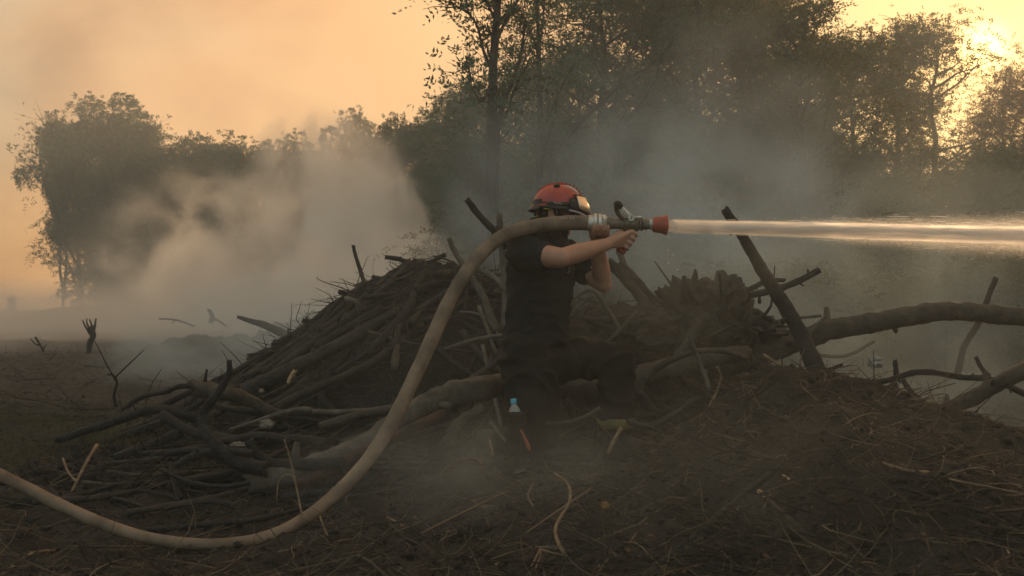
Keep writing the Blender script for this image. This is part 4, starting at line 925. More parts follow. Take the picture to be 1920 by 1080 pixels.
# near (right) hand round the pistol grip; grip axis from (1184,432) down-left to (1163,472)
gT = Q(1184, 430, 4.86); gB = Q(1164, 472, 4.86); gax = (gB - gT).normalized(); gfw = Vector((gax.z * -1, 0, gax.x)); gfw = gfw if gfw.x > 0 else -gfw
palmc = gT.lerp(gB, .40) - gfw * .035 + Vector((0, -.026, 0))
kn = []
for i in range(4):
    kn.append(gT.lerp(gB, .10 + .22 * i) + Vector((0, -.032, 0)) + gfw * (.002 - .003 * i))
for i in range(4):
    chain(bm, [WN.lerp(palmc, .0), WN.lerp(kn[i], .62) + Vector((0, -.004, 0)), kn[i]], [.024, .0165, .0115])
capsule(bm, WN, palmc, .029, .022)
flen = [.040, .044, .041, .034]
for i in range(4):
    k = kn[i]; a_ = k + gfw * .026 + Vector((0, -.004, 0)) + gax * .003; b_ = k + gfw * .032 + Vector((0, flen[i] * .85, 0)) + gax * .005; c_ = k + gfw * .010 + Vector((0, .062, 0)) + gax * .006
    r0_ = (.0105, .0108, .0102, .009)[i]
    chain(bm, [k, a_, b_, c_], [r0_ * 1.05, r0_, r0_ * .93, r0_ * .8])
th0 = palmc + Vector((0, .012, 0)) - gax * .010
chain(bm, [WN.lerp(palmc, .5) + Vector((0, .010, .004)), gT.lerp(gB, .12) - gfw * .030 + Vector((0, .016, 0)), gT.lerp(gB, .10) - gfw * .008 + Vector((0, .034, 0)), gT.lerp(gB, .14) + gfw * .016 + Vector((0, .038, 0))], [.018, .0145, .012, .0095])
# far (left) hand cupping the coupling from below
cc = Q(1122, 418, 4.85); rad0 = .047
pal = Q(1123, 441, 4.885)
capsule(bm, WF, pal, .030, .024); 
for i in range(4):
    xx = (-.030 + .0205 * i); b0 = pal + Vector((xx, -.004, .004))
    def ring(an, r_): return Vector((cc.x + xx * 1.15 + .006, cc.y + math.cos(an) * r_, cc.z + math.sin(an) * r_))
    q0 = ring(R(-78), rad0 + .016); q1 = ring(R(-112), rad0 + .0135); q2 = ring(R(-143), rad0 + .0125); q3 = ring(R(-168 + 6 * abs(i - 1.5)), rad0 + .011)
    chain(bm, [WF.lerp(b0, .55), q0, q1, q2, q3], [.020, .0125, .0108, .0098, .0085])
def ring2(an, r_): return Vector((cc.x - .030, cc.y + math.cos(an) * r_, cc.z + math.sin(an) * r_))
chain(bm, [WF.lerp(pal, .5) + Vector((-.012, .006, 0)), ring2(R(-60), rad0 + .022), ring2(R(-28), rad0 + .016), ring2(R(2), rad0 + .012)], [.019, .0145, .0120, .0095])
# legs (inside the trousers)
HN = Q(985, 668, 4.90); HF = Q(1022, 664, 5.10)
KN = Q(1008, 806, 4.84); AN = Q(945, 832, 5.20)
KF = Q(1156, 678, 5.03); AF = Q(1152, 806, 5.03)
ellip(bm, Q(1004, 668, 4.99), (.11, .10, .09))
chain(bm, [HN, KN, AN], [.075, .058, .040]); chain(bm, [HF, KF, AF], [.075, .058, .043])
remesh('body', bm, .0052, 'skin', man, FB, 3)
# eyes
for s in (-1, 1):
    bm = bmesh.new(); ellip(bm, H(.080, s * .030, -.014) - FB, (.011, .012, .011)); link('eye', bmmesh('eye', bm), MAT['print_white'], man)
# ear detail
for s in (-1, 1):
    bm = bmesh.new()
    pts = [H(-.022 + .019 * math.cos(a), s * .087, -.028 + .030 * math.sin(a)) - FB for a in np.linspace(R(-60), R(230), 9)]
    for i in range(8): capsule(bm, pts[i], pts[i + 1], .005, .005, 8)
    link('ear_rim', bmmesh('ear_rim', bm), MAT['skin'], man)
# hair at the nape and temple, short beard
bm = bmesh.new(); ellip(bm, H(-.026, 0, -.012), (.094, .0775, .092), pitch); capsule(bm, H(-.058, 0, -.05), H(-.055, 0, -.10), .054, .050)
remesh('hair', bm, .007, 'hair', man, FB, 2, lambda c: .003 * mnoise.noise(c * 90))
bm = bmesh.new(); capsule(bm, H(.012, -.046, -.075), H(.055, -.012, -.108), .017, .020); capsule(bm, H(.012, .046, -.075), H(.055, .012, -.108), .017, .020)
remesh('beard', bm, .005, 'hair', man, FB, 2, lambda c: .002 * mnoise.noise(c * 120))

# --- shirt
def folds(c, amp, fr=(9, 9, 16)):
    q = Vector((c.x * fr[0], c.y * fr[1], c.z * fr[2]))
    return amp * (1.0 - 2.2 * abs(mnoise.noise(q + Vector((mnoise.noise(q * .5) * 1.5, 0, 0))))) + amp * .5 * mnoise.noise(q * 2.3)
bm = bmesh.new()
cT = [(446, 1018, .075, .062), (452, 1017, .13, .09), (462, 1016, .182, .122), (478, 1017, .200, .140), (510, 1015, .195, .146), (545, 1013, .188, .146), (580, 1010, .178, .140), (610, 1007, .174, .138), (640, 1005, .182, .146), (648, 1005, .176, .142)]
loft(bm, [(Q(x, y, 4.98), u * a, f * b_) for y, x, a, b_ in cT])
chain(bm, [SN, Q(996, 478, 4.775), Q(1012, 481, 4.735)], [.082, .077, .070])
chain(bm, [SF, Q(1083, 496, 5.09), Q(1098, 510, 5.07)], [.078, .074, .066])
chain(bm, [Q(1012, 446, 4.95), Q(1035, 452, 5.04)], [.085, .08])
shirt = remesh('shirt', bm, .007, 'shirt_black', man, FB, 5, lambda c: folds(c, .010, (8, 8, 15)))
# sleeve hems and neckband
def ringband(name, c, ax, r, w_, matn, parent, base, thick=.006, seg=32, ell=(1, 1), side=None):
    ax = Vector(ax).normalized(); uu = (ax.cross(Vector((0, 0, 1))) if abs(ax.z) < .9 else Vector((1, 0, 0))).normalized(); vv = ax.cross(uu)
    bm = bmesh.new(); R_ = []
    for rr, h in ((r, -w_ / 2), (r + thick, -w_ / 2), (r + thick * 1.2, 0), (r + thick, w_ / 2), (r, w_ / 2)):
        R_.append([bm.verts.new(Vector(c) - base + ax * h + uu * math.cos(2 * math.pi * k / seg) * rr * ell[0] + vv * math.sin(2 * math.pi * k / seg) * rr * ell[1]) for k in range(seg)])
    for i in range(5):
        A_, B2 = R_[i], R_[(i + 1) % 5]
        for k in range(seg): bm.faces.new((A_[k], A_[(k + 1) % seg], B2[(k + 1) % seg], B2[k]))
    return link(name, bmmesh(name, bm), MAT[matn], parent)
# logo on the chest: small pale curved emblem
bm = bmesh.new()
lc = Q(1064, 506, 4.835)
pts = [lc + Vector((.010 * math.cos(a), -.004, .014 * math.sin(a))) for a in np.linspace(R(-100), R(60), 7)]
for i in range(6): capsule(bm, pts[i] - FB, pts[i + 1] - FB, .0016, .0016, 6)
link('shirt_emblem', bmmesh('shirt_emblem', bm), MAT['print_white'], man)

# --- trousers
bm = bmesh.new()
loft(bm, [(Q(x, y, 4.99), u * a, f * b_) for y, x, a, b_ in [(632, 1005, .160, .125), (650, 1005, .176, .138), (680, 1004, .182, .150), (705, 1003, .165, .145), (715, 1002, .12, .10)]])
chain(bm, [HN, Q(998, 735, 4.87), KN, AN], [.128, .125, .098, .070])
chain(bm, [HF + Vector((0, 0, -.02)), Q(1092, 672, 5.06), KF + Vector((.0, 0, -.005)), Q(1157, 740, 5.03), Q(1153, 785, 5.03)], [.115, .098, .094, .086, .084])
chain(bm, [Q(1020, 680, 4.98), Q(1050, 680, 5.0)], [.125, .10])
remesh('trousers', bm, .0085, 'trouser_black', man, FB, 4, lambda c: folds(c, .016, (7, 7, 11)))
ringband('reflective_band', Q(1154, 792, 5.03), (0.02, 0, 1), .086, .052, 'band_yellow', man, FB, .006)
# pocket flap on the thigh
bm = bmesh.new(); loft(bm, [(Q(x, y, 4.735), Vector((w_, 0, 0)), Vector((0, d_, 0))) for y, x, w_, d_ in ((773, 969, .043, .038), (784, 969, .047, .045), (800, 972, .046, .05), (822, 976, .040, .05), (834, 980, .03, .04))], 20)
remesh('leg_pocket', bm, .006, 'trouser_black', man, FB, 3, lambda c: folds(c, .004))
# boots
def boot(ank, toe_dir, up, matn, tilt=0):
    bm = bmesh.new(); t_ = Vector(toe_dir).normalized(); up = Vector(up).normalized()
    chain(bm, [ank + up * .10, ank], [.062, .058])
    chain(bm, [ank - up * .035 - t_ * .03, ank - up * .055 + t_ * .07, ank - up * .07 + t_ * .165], [.055, .050, .040])
    b_ = remesh('boot', bm, .006, 'boot_black', man, FB, 3)
    bm = bmesh.new(); s_ = t_.cross(up).normalized(); outl = []
    for k in range(24):
        a = 2 * math.pi * k / 24; x = math.cos(a); wv = .046 + .006 * x
        outl.append(ank - up * .096 + t_ * (.060 + .150 * x) + s_ * wv * math.sin(a) - FB)
    lo = [bm.verts.new(q) for q in outl]; hi = [bm.verts.new(q + up * .026) for q in outl]
    bm.faces.new(lo); bm.faces.new(hi[::-1])
    for k in range(24): bm.faces.new((lo[k], lo[(k + 1) % 24], hi[(k + 1) % 24], hi[k]))
    link('boot_sole', bmmesh('boot_sole', bm, False), MAT['rubber_black'], b_)
    return b_
boot(Q(1150, 812, 5.03), (.96, -.2, -.06), (0.03, 0, 1), 'boot_black')
boot(Q(938, 832, 5.24), (-.1, .1, -1), (-.75, .62, .1), 'boot_black')
bm = bmesh.new(); ellip(bm, Q(1216, 833, 4.93) - FB, (.036, .03, .016)); tc_ = link('lit_toe', bmmesh('lit_toe', bm), MAT['bark_red'], man)  # reddish light on the black boot's toe, put in as a coloured ellipsoid
# clip on the belt loop
bm = bmesh.new(); pp = [Q(954, 640, 4.83), Q(955.5, 655, 4.83), Q(957, 655.5, 4.83), Q(961, 641, 4.83)]
for i in range(3): capsule(bm, pp[i] - FB, pp[i + 1] - FB, .0014, .0014, 6)
link('belt_clip', bmmesh('belt_clip', bm), MAT['silver_strip'], man)
# elbow pad/watch-like tag under near wrist is left plain

# --- helmet (worn: child of the person, with its own pieces)
HO = P(1047, 388, 5.03)
hel = bpy.data.objects.new('helmet', None); C.objects.link(hel); hel.parent = man; hel.location = HO - FB; hel.rotation_euler = (0, R(5), R(-7))
def dome(a, b, h, th, ph, z0=0): return Vector((a * math.cos(th) * math.cos(ph), b * math.sin(th) * math.cos(ph), z0 + h * math.sin(ph)))
# shell
bm = bmesh.new(); ST, SG = 18, 48; rr = []
for i in range(ST):
    ph = R(-8) + (R(89.5) - R(-8)) * i / (ST - 1)
    rr.append([bm.verts.new(dome(.130, .112, .112, 2 * math.pi * k / SG, ph)) for k in range(SG)])
for i in range(ST - 1):
    for k in range(SG): bm.faces.new((rr[i][k], rr[i][(k + 1) % SG], rr[i + 1][(k + 1) % SG], rr[i + 1][k]))
bm.faces.new(rr[-1])
link('helmet_shell', bmmesh('helmet_shell', bm), MAT['helmet_red'], hel)
# raised far-side/top comb with holes (ridge running front to back)
def ridge(name, y0, wdt, hgt, matn, p0=R(35), p1=R(150), bumps=0):
    bm = bmesh.new(); n = 30; rows = []
    for i in range(n):
        ph = p0 + (p1 - p0) * i / (n - 1); e_ = math.sin(math.pi * i / (n - 1)) ** .4
        c = Vector((.130 * math.cos(ph), y0, .112 * math.sin(ph) * math.sqrt(max(0, 1 - (y0 / .112) ** 2)) + .0)); nrm = Vector((math.cos(ph), 0, math.sin(ph)))
        rows.append([bm.verts.new(c + Vector((0, s * wdt, 0)) + nrm * (h_ * hgt * e_ - .004 * (1 - e_) - (.003 if h_ == 0 else 0))) for s, h_ in ((-1, 0), (-.8, 1), (0, 1.12), (.8, 1), (1, 0))])
    for i in range(n - 1):
        for k in range(4): bm.faces.new((rows[i][k], rows[i][k + 1], rows[i + 1][k + 1], rows[i + 1][k]))
    return link(name, bmmesh(name, bm), MAT[matn], hel)
ridge('helmet_ridge', .010, .022, .011, 'helmet_red_dark', R(20), R(160))
ridge('helmet_rib', -.030, .006, .006, 'cream_strip', R(38), R(82))
for i in range(8):
    ph = R(30 + i * 8); bm = bmesh.new(); ellip(bm, (.143 * math.cos(ph), -.006, .124 * math.sin(ph)), (.004, .003, .0035), None, 2)
    link('vent_hole', bmmesh('vent_hole', bm), MAT['black_plastic'], hel)
# round black vent knob on the side
ph = R(62); kc = Vector((-.012, -.112 * math.cos(ph) - .001, .112 * math.sin(ph) + .002)); kn_ = Vector((-.05, -math.cos(ph), math.sin(ph))).normalized()
bm = bmesh.new(); Mx = Matrix.Translation(kc) @ kn_.to_track_quat('Z', 'Y').to_matrix().to_4x4()
bmesh.ops.create_cone(bm, cap_ends=True, segments=24, radius1=.019, radius2=.015, depth=.012, matrix=Mx)
kb = link('vent_knob', bmmesh('vent_knob', bm, False), MAT['black_plastic'], hel)
bm = bmesh.new(); bmesh.ops.create_cone(bm, cap_ends=True, segments=12, radius1=.007, radius2=.006, depth=.020, matrix=Mx); link('knob_screw', bmmesh('knob_screw', bm, False), MAT['rubber_black'], kb)
# lower black rim, rear brim, band with lettering
def band(name, th0, th1, z_lo, z_hi, off, matn, n=40, thick=.005, a=.130, b=.112, flare=0):
    """z_lo/z_hi functions of angle th; th = 0 is the front, positive toward +y."""
    bm = bmesh.new(); rows = []
    for i in range(n):
        th = th0 + (th1 - th0) * i / (n - 1); zl, zh = z_lo(th), z_hi(th)
        row = []
        for q, o_ in ((0, off), (.5, off), (1, off), (1, off - thick), (0, off - thick)):
            z = zl + (zh - zl) * q; k = math.sqrt(max(.05, 1 - (max(0, z) / .112) ** 2)) ; fl = flare * (1 - q)
            row.append(bm.verts.new(Vector(((a * k + o_ + fl) * math.cos(th), (b * k + o_ + fl) * math.sin(th), z))))
        rows.append(row)
    for i in range(n - 1):
        for k in range(5): bm.faces.new((rows[i][k], rows[i][(k + 1) % 5], rows[i + 1][(k + 1) % 5], rows[i + 1][k]))
    bm.faces.new(rows[0]); bm.faces.new(rows[-1][::-1])
    return link(name, bmmesh(name, bm, True), MAT[matn], hel)
cs = math.cos
band('helmet_rim', R(-180), R(180), lambda t_: -.022 - .006 * cs(t_), lambda t_: -.004 - .004 * cs(t_), .007, 'black_plastic', 64, flare=.004)
band('side_band', R(-155), R(-35), lambda t_: -.006, lambda t_: .012 + .010 * sstep(-1.6, -.7, t_), .0055, 'black_plastic', 40)
band('side_band', R(35), R(155), lambda t_: -.006, lambda t_: .012 + .010 * sstep(-1.6, -.7, -t_), .0055, 'black_plastic', 40)
band('rear_brim', R(125), R(235), lambda t_: -.034, lambda t_: -.008, .010, 'black_plastic', 30, flare=.012)
band('rear_band', R(-178), R(-128), lambda t_: .010, lambda t_: .026, .004, 'black_plastic', 18)
band('red_trim', R(-150), R(-112), lambda t_: -.020 + .012 * (t_ + 2.6), lambda t_: -.010 + .022 * (t_ + 2.6), .0085, 'helmet_red_dark', 16)
# goggles
band('goggle_frame', R(-62), R(62), lambda t_: -.050 + .040 * (abs(t_) / R(62)) ** 1.6, lambda t_: .056 - .018 * (abs(t_) / R(62)) ** 2, .012, 'black_plastic', 44, .012, flare=.014)
band('goggle_lens', R(-46), R(46), lambda t_: -.026 + .026 * (abs(t_) / R(56)) ** 2, lambda t_: .054, .021, 'amber_lens', 36, .004, flare=.014)
band('goggle_rim', R(-50), R(50), lambda t_: .054, lambda t_: .061, .021, 'black_plastic', 36, .014)
band('goggle_strip', R(-66), R(-16), lambda t_: -.030 - .014 * sstep(-1.15, -.3, t_), lambda t_: -.021 - .013 * sstep(-1.15, -.3, t_) - .004 * sstep(-.9, -.3, t_), .031, 'silver_strip', 20, .003)
band('goggle_skirt', R(-60), R(60), lambda t_: -.056 + .03 * (abs(t_) / R(60)) ** 2, lambda t_: -.022, .004, 'black_plastic', 36, .006, flare=.016)
# lettering on the side band
cu = bpy.data.curves.new('lettering', 'FONT'); cu.body = 'Pacific'; cu.size = .016; cu.align_x = 'CENTER'; cu.extrude = .0006
to = bpy.data.objects.new('lettering', cu); C.objects.link(to); dg = bpy.context.evaluated_depsgraph_get(); tm = bpy.data.meshes.new_from_object(to.evaluated_get(dg)); bpy.data.objects.remove(to)
for v in tm.vertices:
    x = v.co.x + .006; y_ = v.co.y; xs = x * 1.0; z = .002 + y_ * .95; th = math.asin(max(-.95, min(.95, xs / .1355)))
    v.co = Vector((.1365 * math.sin(th), -.1185 * math.cos(th) - .0012 - v.co.z, z))
tm.name = 'band_lettering'; link('band_lettering', tm, MAT['print_white'], hel)
# retention dial, straps
def strap(name, pts, r, matn, ell=.35):
    pth = catmull(pts, 4); me = fastmesh(name, *tube_arrays(pth, [r] * len(pth), 8, 0, 0, 0, ell)); return link(name, me, MAT[matn], hel)
strap('chin_strap', [(-.012, -.106, -.02), (-.004, -.094, -.045), (.006, -.080, -.075), (.030, -.045, -.115)], .008, 'black_plastic')
strap('chin_strap', [(-.012, .106, -.02), (-.004, .094, -.045), (.006, .080, -.075), (.030, .045, -.115)], .008, 'black_plastic')
strap('cheek_guard', [(.02, -.108, -.022), (.05, -.092, -.030), (.09, -.07, -.036)], .014, 'black_plastic', .4)
strap('yellow_strap', [(-.062, -.098, -.022), (-.045, -.102, -.024), (-.032, -.103, -.022)], .010, 'yellow_plastic')
strap('orange_strap', [(-.096, -.062, -.020), (-.099, -.058, -.040), (-.100, -.052, -.055)], .0055, 'orange_plastic')
strap('yellow_buckle', [(-.110, -.050, -.062), (-.100, -.054, -.060), (-.090, -.056, -.057)], .006, 'yellow_plastic')
strap('nape_dial', [(-.135, -.030, -.078), (-.118, -.040, -.072), (-.092, -.050, -.068)], .0085, 'black_plastic', .8)

# ------------------------------------------------------------------ hose and nozzle (one thing)
hose = bpy.data.objects.new('fire_hose', None); C.objects.link(hose); hb = P(950, 500, 4.75); hose.location = hb
tag(hose, 'beige fire hose looping over the shoulder to a branch nozzle with red tip', 'fire hose')
HP = [(-130, 815, 3.7, 11), (-60, 858, 3.72, 11), (0, 890, 3.75, 11), (60, 920, 3.78, 11.3), (130, 955, 3.78, 11.5), (200, 985, 3.78, 11.5), (280, 1009, 3.78, 11.2), (360, 1020, 3.78, 11), (430, 1019, 3.8, 11), (500, 1007, 3.85, 12), (570, 974, 3.95, 12.6), (640, 917, 4.1, 13), (690, 862, 4.2, 13.6), (735, 793, 4.3, 14), (775, 712, 4.4, 14), (808, 640, 4.48, 14), (840, 570, 4.55, 13.6), (875, 510, 4.62, 13.4), (915, 463, 4.68, 13.4), (960, 435, 4.74, 13.4), (1010, 423, 4.8, 13.6), (1060, 418, 4.84, 14), (1104, 418, 4.86, 14)]
pth = catmull([P(a, b_, c_) - hb for a, b_, c_, d in HP], 8); rp = []
for i in range(len(pth)):
    j = min(len(HP) - 2, i // 8); tt = i / 8 - j; rp.append(px(HP[j][3] * (1 - tt) + HP[j + 1][3] * tt, HP[j][2]) * (1 + .012 * math.sin(i * .9) + .01 * math.sin(i * .37)))
link('hose', fastmesh('hose', *tube_arrays(pth, rp, 28, .02, 3)), MAT['hose_canvas'], hose)
# faded printed strokes on the hose where it passes the face
bm = bmesh.new()
for i, (x, hgt) in enumerate(((1047, 4), (1050, 1), (1054, 4), (1058, 4), (1063, 1), (1070, 5), (1075, 1))):
    c = P(x, 409.5 - (.2 if i < 3 else .5), 4.806) - hb
    bmesh.ops.create_cube(bm, size=1, matrix=Matrix.Translation(c) @ Matrix.Rotation(R(-38), 4, 'X') @ Matrix.Diagonal((.0028 if hgt > 1 else .009, .0012, .003 * hgt, 1)))
link('hose_print', bmmesh('hose_print', bm, False), MAT['print_white'], hose)
noz = bpy.data.objects.new('nozzle', None); C.objects.link(noz); noz.parent = hose; NO = P(1104, 418.5, 4.86); noz.location = NO - hb
noz.rotation_euler = (0, R(1.2), 0)
U = 4.86 / FPX
def lathe(name, prof, matn, seg=32, cy_=0, lobes=0, lob=.06):
    """prof: (x px from coupling start, radius px)."""
    bm = bmesh.new(); rows = []
    for x, r in prof:
        rows.append([bm.verts.new((x * U, math.cos(2 * math.pi * k / seg) * r * U * (1 + (lob if lobes and (k * lobes // seg) % 2 else 0)), math.sin(2 * math.pi * k / seg) * r * U * (1 + (lob if lobes and (k * lobes // seg) % 2 else 0)))) for k in range(seg)])
    for i in range(len(rows) - 1):
        for k in range(seg): bm.faces.new((rows[i][k], rows[i][(k + 1) % seg], rows[i + 1][(k + 1) % seg], rows[i + 1][k]))
    bm.faces.new(rows[0][::-1]); bm.faces.new(rows[-1])
    me = bmmesh(name, bm, False); 
    o = link(name, me, MAT[matn], noz); md = o.modifiers.new('b', 'BEVEL'); md.width = .0012; md.segments = 2; md.limit_method = 'ANGLE'
    for p_ in me.polygons: p_.use_smooth = True
    me.set_sharp_from_angle(angle=R(35)); return o
lathe('coupling_collar', [(-4, 13.8), (-4, 14.6), (1, 14.9), (9, 14.8), (9.5, 14)], 'aluminium')
lathe('coupling_ring', [(8, 16), (8.5, 18), (14.5, 18.4), (15.2, 16)], 'aluminium')
lathe('coupling_ring', [(16.2, 16), (17, 18), (23, 17.8), (24, 15.5)], 'aluminium')
lathe('coupling_lug', [(23.5, 14), (24.5, 16), (31, 16), (33, 13.5)], 'aluminium', 32, 0, 8, .08)
for an in (60, 180, 300):
    bm = bmesh.new(); bmesh.ops.create_cube(bm, size=1, matrix=Matrix.Rotation(R(an), 4, 'X') @ Matrix.Translation((28 * U, 0, 17 * U)) @ Matrix.Diagonal((7 * U, 8 * U, 4 * U, 1)))
    bmesh.ops.bevel(bm, geom=bm.edges[:], offset=.002, segments=2, affect='EDGES'); link('coupling_lug', bmmesh('coupling_lug', bm, False), MAT['aluminium'], noz)
lathe('barrel', [(32, 14), (35, 12.5), (38, 13), (42, 10.5), (52, 9.4), (62, 9.8), (66, 11)], 'nozzle_metal')
bm = bmesh.new(); bmesh.ops.create_cube(bm, size=1, matrix=Matrix.Translation((80 * U, 0, -1 * U)) @ Matrix.Diagonal((34 * U, 21 * U, 24 * U, 1)))
bmesh.ops.bevel(bm, geom=bm.edges[:], offset=.010, segments=4, affect='EDGES'); o = link('valve_body', bmmesh('valve_body', bm), MAT['nozzle_metal'], noz)
bm = bmesh.new(); loft(bm, [(Vector((x * U, 0, z * U)), Vector((0, w_ * U, 0)), Vector((l_ * U, 0, 0))) for x, z, w_, l_ in ((82, -10, 6, 13), (80, -14, 5.5, 11), (78, -18, 5.5, 9))], 20); link('grip_mount', bmmesh('grip_mount', bm), MAT['nozzle_metal'], noz)
lathe('neck', [(95, 10.5), (97, 11.5), (101, 11.5), (102, 9.8), (105, 9.8), (106, 10.8), (109, 10.8), (110, 9), (113, 9), (114, 8.2), (118, 8.2)], 'nozzle_metal')
lathe('silver_ring', [(112, 8.4), (113, 9.6), (116, 9.6), (117, 9), (120, 9.4), (122, 9)], 'aluminium')
lathe('neck_ring', [(98, 12.6), (99, 13.4), (100, 12.6)], 'rubber_black')
# red bell tip: outer profile then back inside so that it is hollow
lathe('nozzle_tip', [(119, 9), (120, 12.5), (124, 14.3), (131, 15.2), (134, 15.6), (140, 16.8), (143, 18.6), (146.5, 18.8), (147, 17), (143, 14.5), (134, 13.5)], 'nozzle_red', 40, 0, 10, .035)
lathe('tip_lining', [(140, 12.5), (147.6, 16.2), (147.9, 15.2), (140, 11.8)], 'cream_strip', 32)
# pivots and bale handle
pv = Vector((78 * U, 0, 10.5 * U))
for s in (-1, 1):
    bm = bmesh.new(); bmesh.ops.create_cone(bm, cap_ends=True, segments=24, radius1=6 * U, radius2=5.6 * U, depth=3 * U, matrix=Matrix.Translation(pv + Vector((0, s * 13 * U, 0))) @ Matrix.Rotation(R(90) * s, 4, 'X'))
    pvt = link('handle_pivot', bmmesh('handle_pivot', bm, False), MAT['aluminium'], noz)
    bm = bmesh.new(); bmesh.ops.create_cube(bm, size=1, matrix=Matrix.Translation(pv + Vector((0, s * 14.6 * U, 0))) @ Matrix.Rotation(R(12), 4, 'Y') @ Matrix.Diagonal((1.2 * U, 1.0 * U, 8 * U, 1))); link('screw_slot', bmmesh('screw_slot', bm, False), MAT['rubber_black'], pvt)
    top = Vector((58 * U, s * 13 * U, 33 * U)); a0 = pv + Vector((0, s * 13 * U, 0))
    bm = bmesh.new(); d = (top - a0).normalized(); n_ = Vector((-d.z, 0, d.x))
    loft(bm, [(a0.lerp(top, q), n_ * w_ * U, Vector((0, 1.5 * U, 0))) for q, w_ in ((0, 5), (.25, 4), (.6, 2.6), (1, 2.2))], 12); link('handle_arm', bmmesh('handle_arm', bm), MAT['aluminium'], noz)
bm = bmesh.new(); gp = [Vector((58 * U, -12 * U, 33 * U)), Vector((54 * U, -12 * U, 37 * U)), Vector((50.5 * U, 0, 38 * U)), Vector((54 * U, 12 * U, 37 * U)), Vector((58 * U, 12 * U, 33 * U))]
chain(bm, catmull(gp, 4), [5 * U] * 17); remesh('handle_bar', bm, .003, 'rubber_black', noz, Vector((0, 0, 0)), 2)
bm = bmesh.new(); chain(bm, catmull([Vector((50 * U, -4 * U, 35 * U)), Vector((51 * U, -5 * U, 25 * U)), Vector((55 * U, -6 * U, 17 * U)), Vector((62 * U, -6 * U, 9 * U))], 4), [4.2 * U] * 13); remesh('handle_grip', bm, .003, 'bark_red', noz, Vector((0, 0, 0)), 2)
# small top lever
bm = bmesh.new(); chain(bm, [Vector((66 * U, 0, 9 * U)), Vector((84 * U, 0, 12.5 * U)), Vector((96 * U, 0, 13 * U))], [1.6 * U, 1.6 * U, 2.8 * U]); link('top_lug', bmmesh('top_lug', bm), MAT['aluminium'], noz)
# pistol grip
bm = bmesh.new(); g0 = gT - NO; g1 = gB - NO; gv = (g1 - g0).normalized(); gs = Vector((-gv.z, 0, gv.x))
loft(bm, [(g0.lerp(g1, q), gs * w_ * U, Vector((0, w_ * .72 * U, 0))) for q, w_ in ((0, 8.5), (.2, 7.5), (.4, 8.2), (.6, 7.6), (.8, 7.6), (.86, 9.6), (.95, 9.8), (1.02, 8.6))], 24); link('pistol_grip', bmmesh('pistol_grip', bm), MAT['nozzle_red'], noz)

# ------------------------------------------------------------------ water jet
m, t, b = newmat('water_white')
b.inputs['Base Color'].default_value = (.93, .93, .92, 1); b.inputs['Roughness'].default_value = .35; b.inputs['Specular IOR Level'].default_value = .5
tr = t.nodes.new('ShaderNodeBsdfTranslucent'); tr.inputs[0].default_value = (1, .99, .97, 1); mx = t.nodes.new('ShaderNodeMixShader'); mx.inputs[0].default_value = .88
t.links.new(b.outputs[0], mx.inputs[1]); t.links.new(tr.outputs[0], mx.inputs[2]); t.links.new(mx.outputs[0], t.nodes['Material Output'].inputs[0])
JO = P(1249, 423.5, 4.86)
jet = bpy.data.objects.new('water_jet', None); C.objects.link(jet); jet.location = JO; tag(jet, 'white jet of water shooting right from the red nozzle tip', 'water jet')
def jz(x): return -.0125 * x - .0055 * x * x      # fall of the stream
rs = np.random.RandomState(12)
# solid core, breaking up with distance
n = 12; pthj = [Vector((x, 0, jz(x))) for x in np.linspace(-.03, .05, n)]
link('jet_core', fastmesh('jet_core', *tube_arrays(pthj, [.0325 - .016 * max(0, i / n - .3) for i in range(n)], 22, .10, 4)), MAT['water_white'], jet)
# filaments: spindles along the stream, spreading with distance
def filaments(name, n, x0, x1, spread, lmin, lmax, r0, r1, seed, core=False):
    rs = np.random.RandomState(seed)
    x = x0 + (x1 - x0) * rs.rand(n) ** (.9)
    sp = spread(x); a = rs.rand(n) * 2 * math.pi; rho = np.abs(rs.randn(n)) * sp if not core else sp * np.sqrt(rs.rand(n))
    y = rho * np.cos(a); z = rho * np.sin(a) * .85 + jz(x); ln = lmin + (lmax - lmin) * rs.rand(n); r = r0 + (r1 - r0) * rs.rand(n) ** 2
    V = []; ts = [0, .15, .5, .85, 1]; rads = [.05, .7, 1, .7, .05]; sides = 4
    dy = rs.randn(n) * .012 + y / np.maximum(x, .3) * .15; dz = rs.randn(n) * .012 + (z - jz(x)) / np.maximum(x, .3) * .15
    rings = []
    for t_, rd in zip(ts, rads):
        cx = x + ln * t_; cyv = y + dy * ln * t_; cz = z + dz * ln * t_ + (jz(cx) - jz(x))
        rings.append(np.stack([np.stack([cx, cyv + r * rd * math.cos(math.pi / 2 * s), cz + r * rd * math.sin(math.pi / 2 * s)], -1) for s in range(sides)], 1))
    V = np.stack(rings, 1).reshape(-1, 3); base = (np.arange(n) * 5 * sides)[:, None, None]; j = (np.arange(4) * sides)[None, :, None]; s = np.arange(sides)[None, None, :]
    F = np.stack([base + j + s, base + j + (s + 1) % sides, base + j + sides + (s + 1) % sides, base + j + sides + s], -1).reshape(-1, 4)
    o = link(name, fastmesh(name, V, F), MAT['water_white'], jet); o['kind'] = 'stuff'
filaments('core_filaments', 260, .0, 3.4, lambda x: .031 + .004 * x, .08, .30, .0007, .0018, 1, True)
filaments('core_filaments', 120, .5, 3.4, lambda x: .012 + .004 * x, .15, .45, .0008, .002, 6, True)
filaments('spray_filaments', 1800, .25, 3.4, lambda x: .014 + .022 * x, .03, .12, .0004, .0016, 2)
filaments('spray_droplets', 1400, .35, 3.4, lambda x: .02 + .028 * x, .005, .03, .0004, .0012, 3)
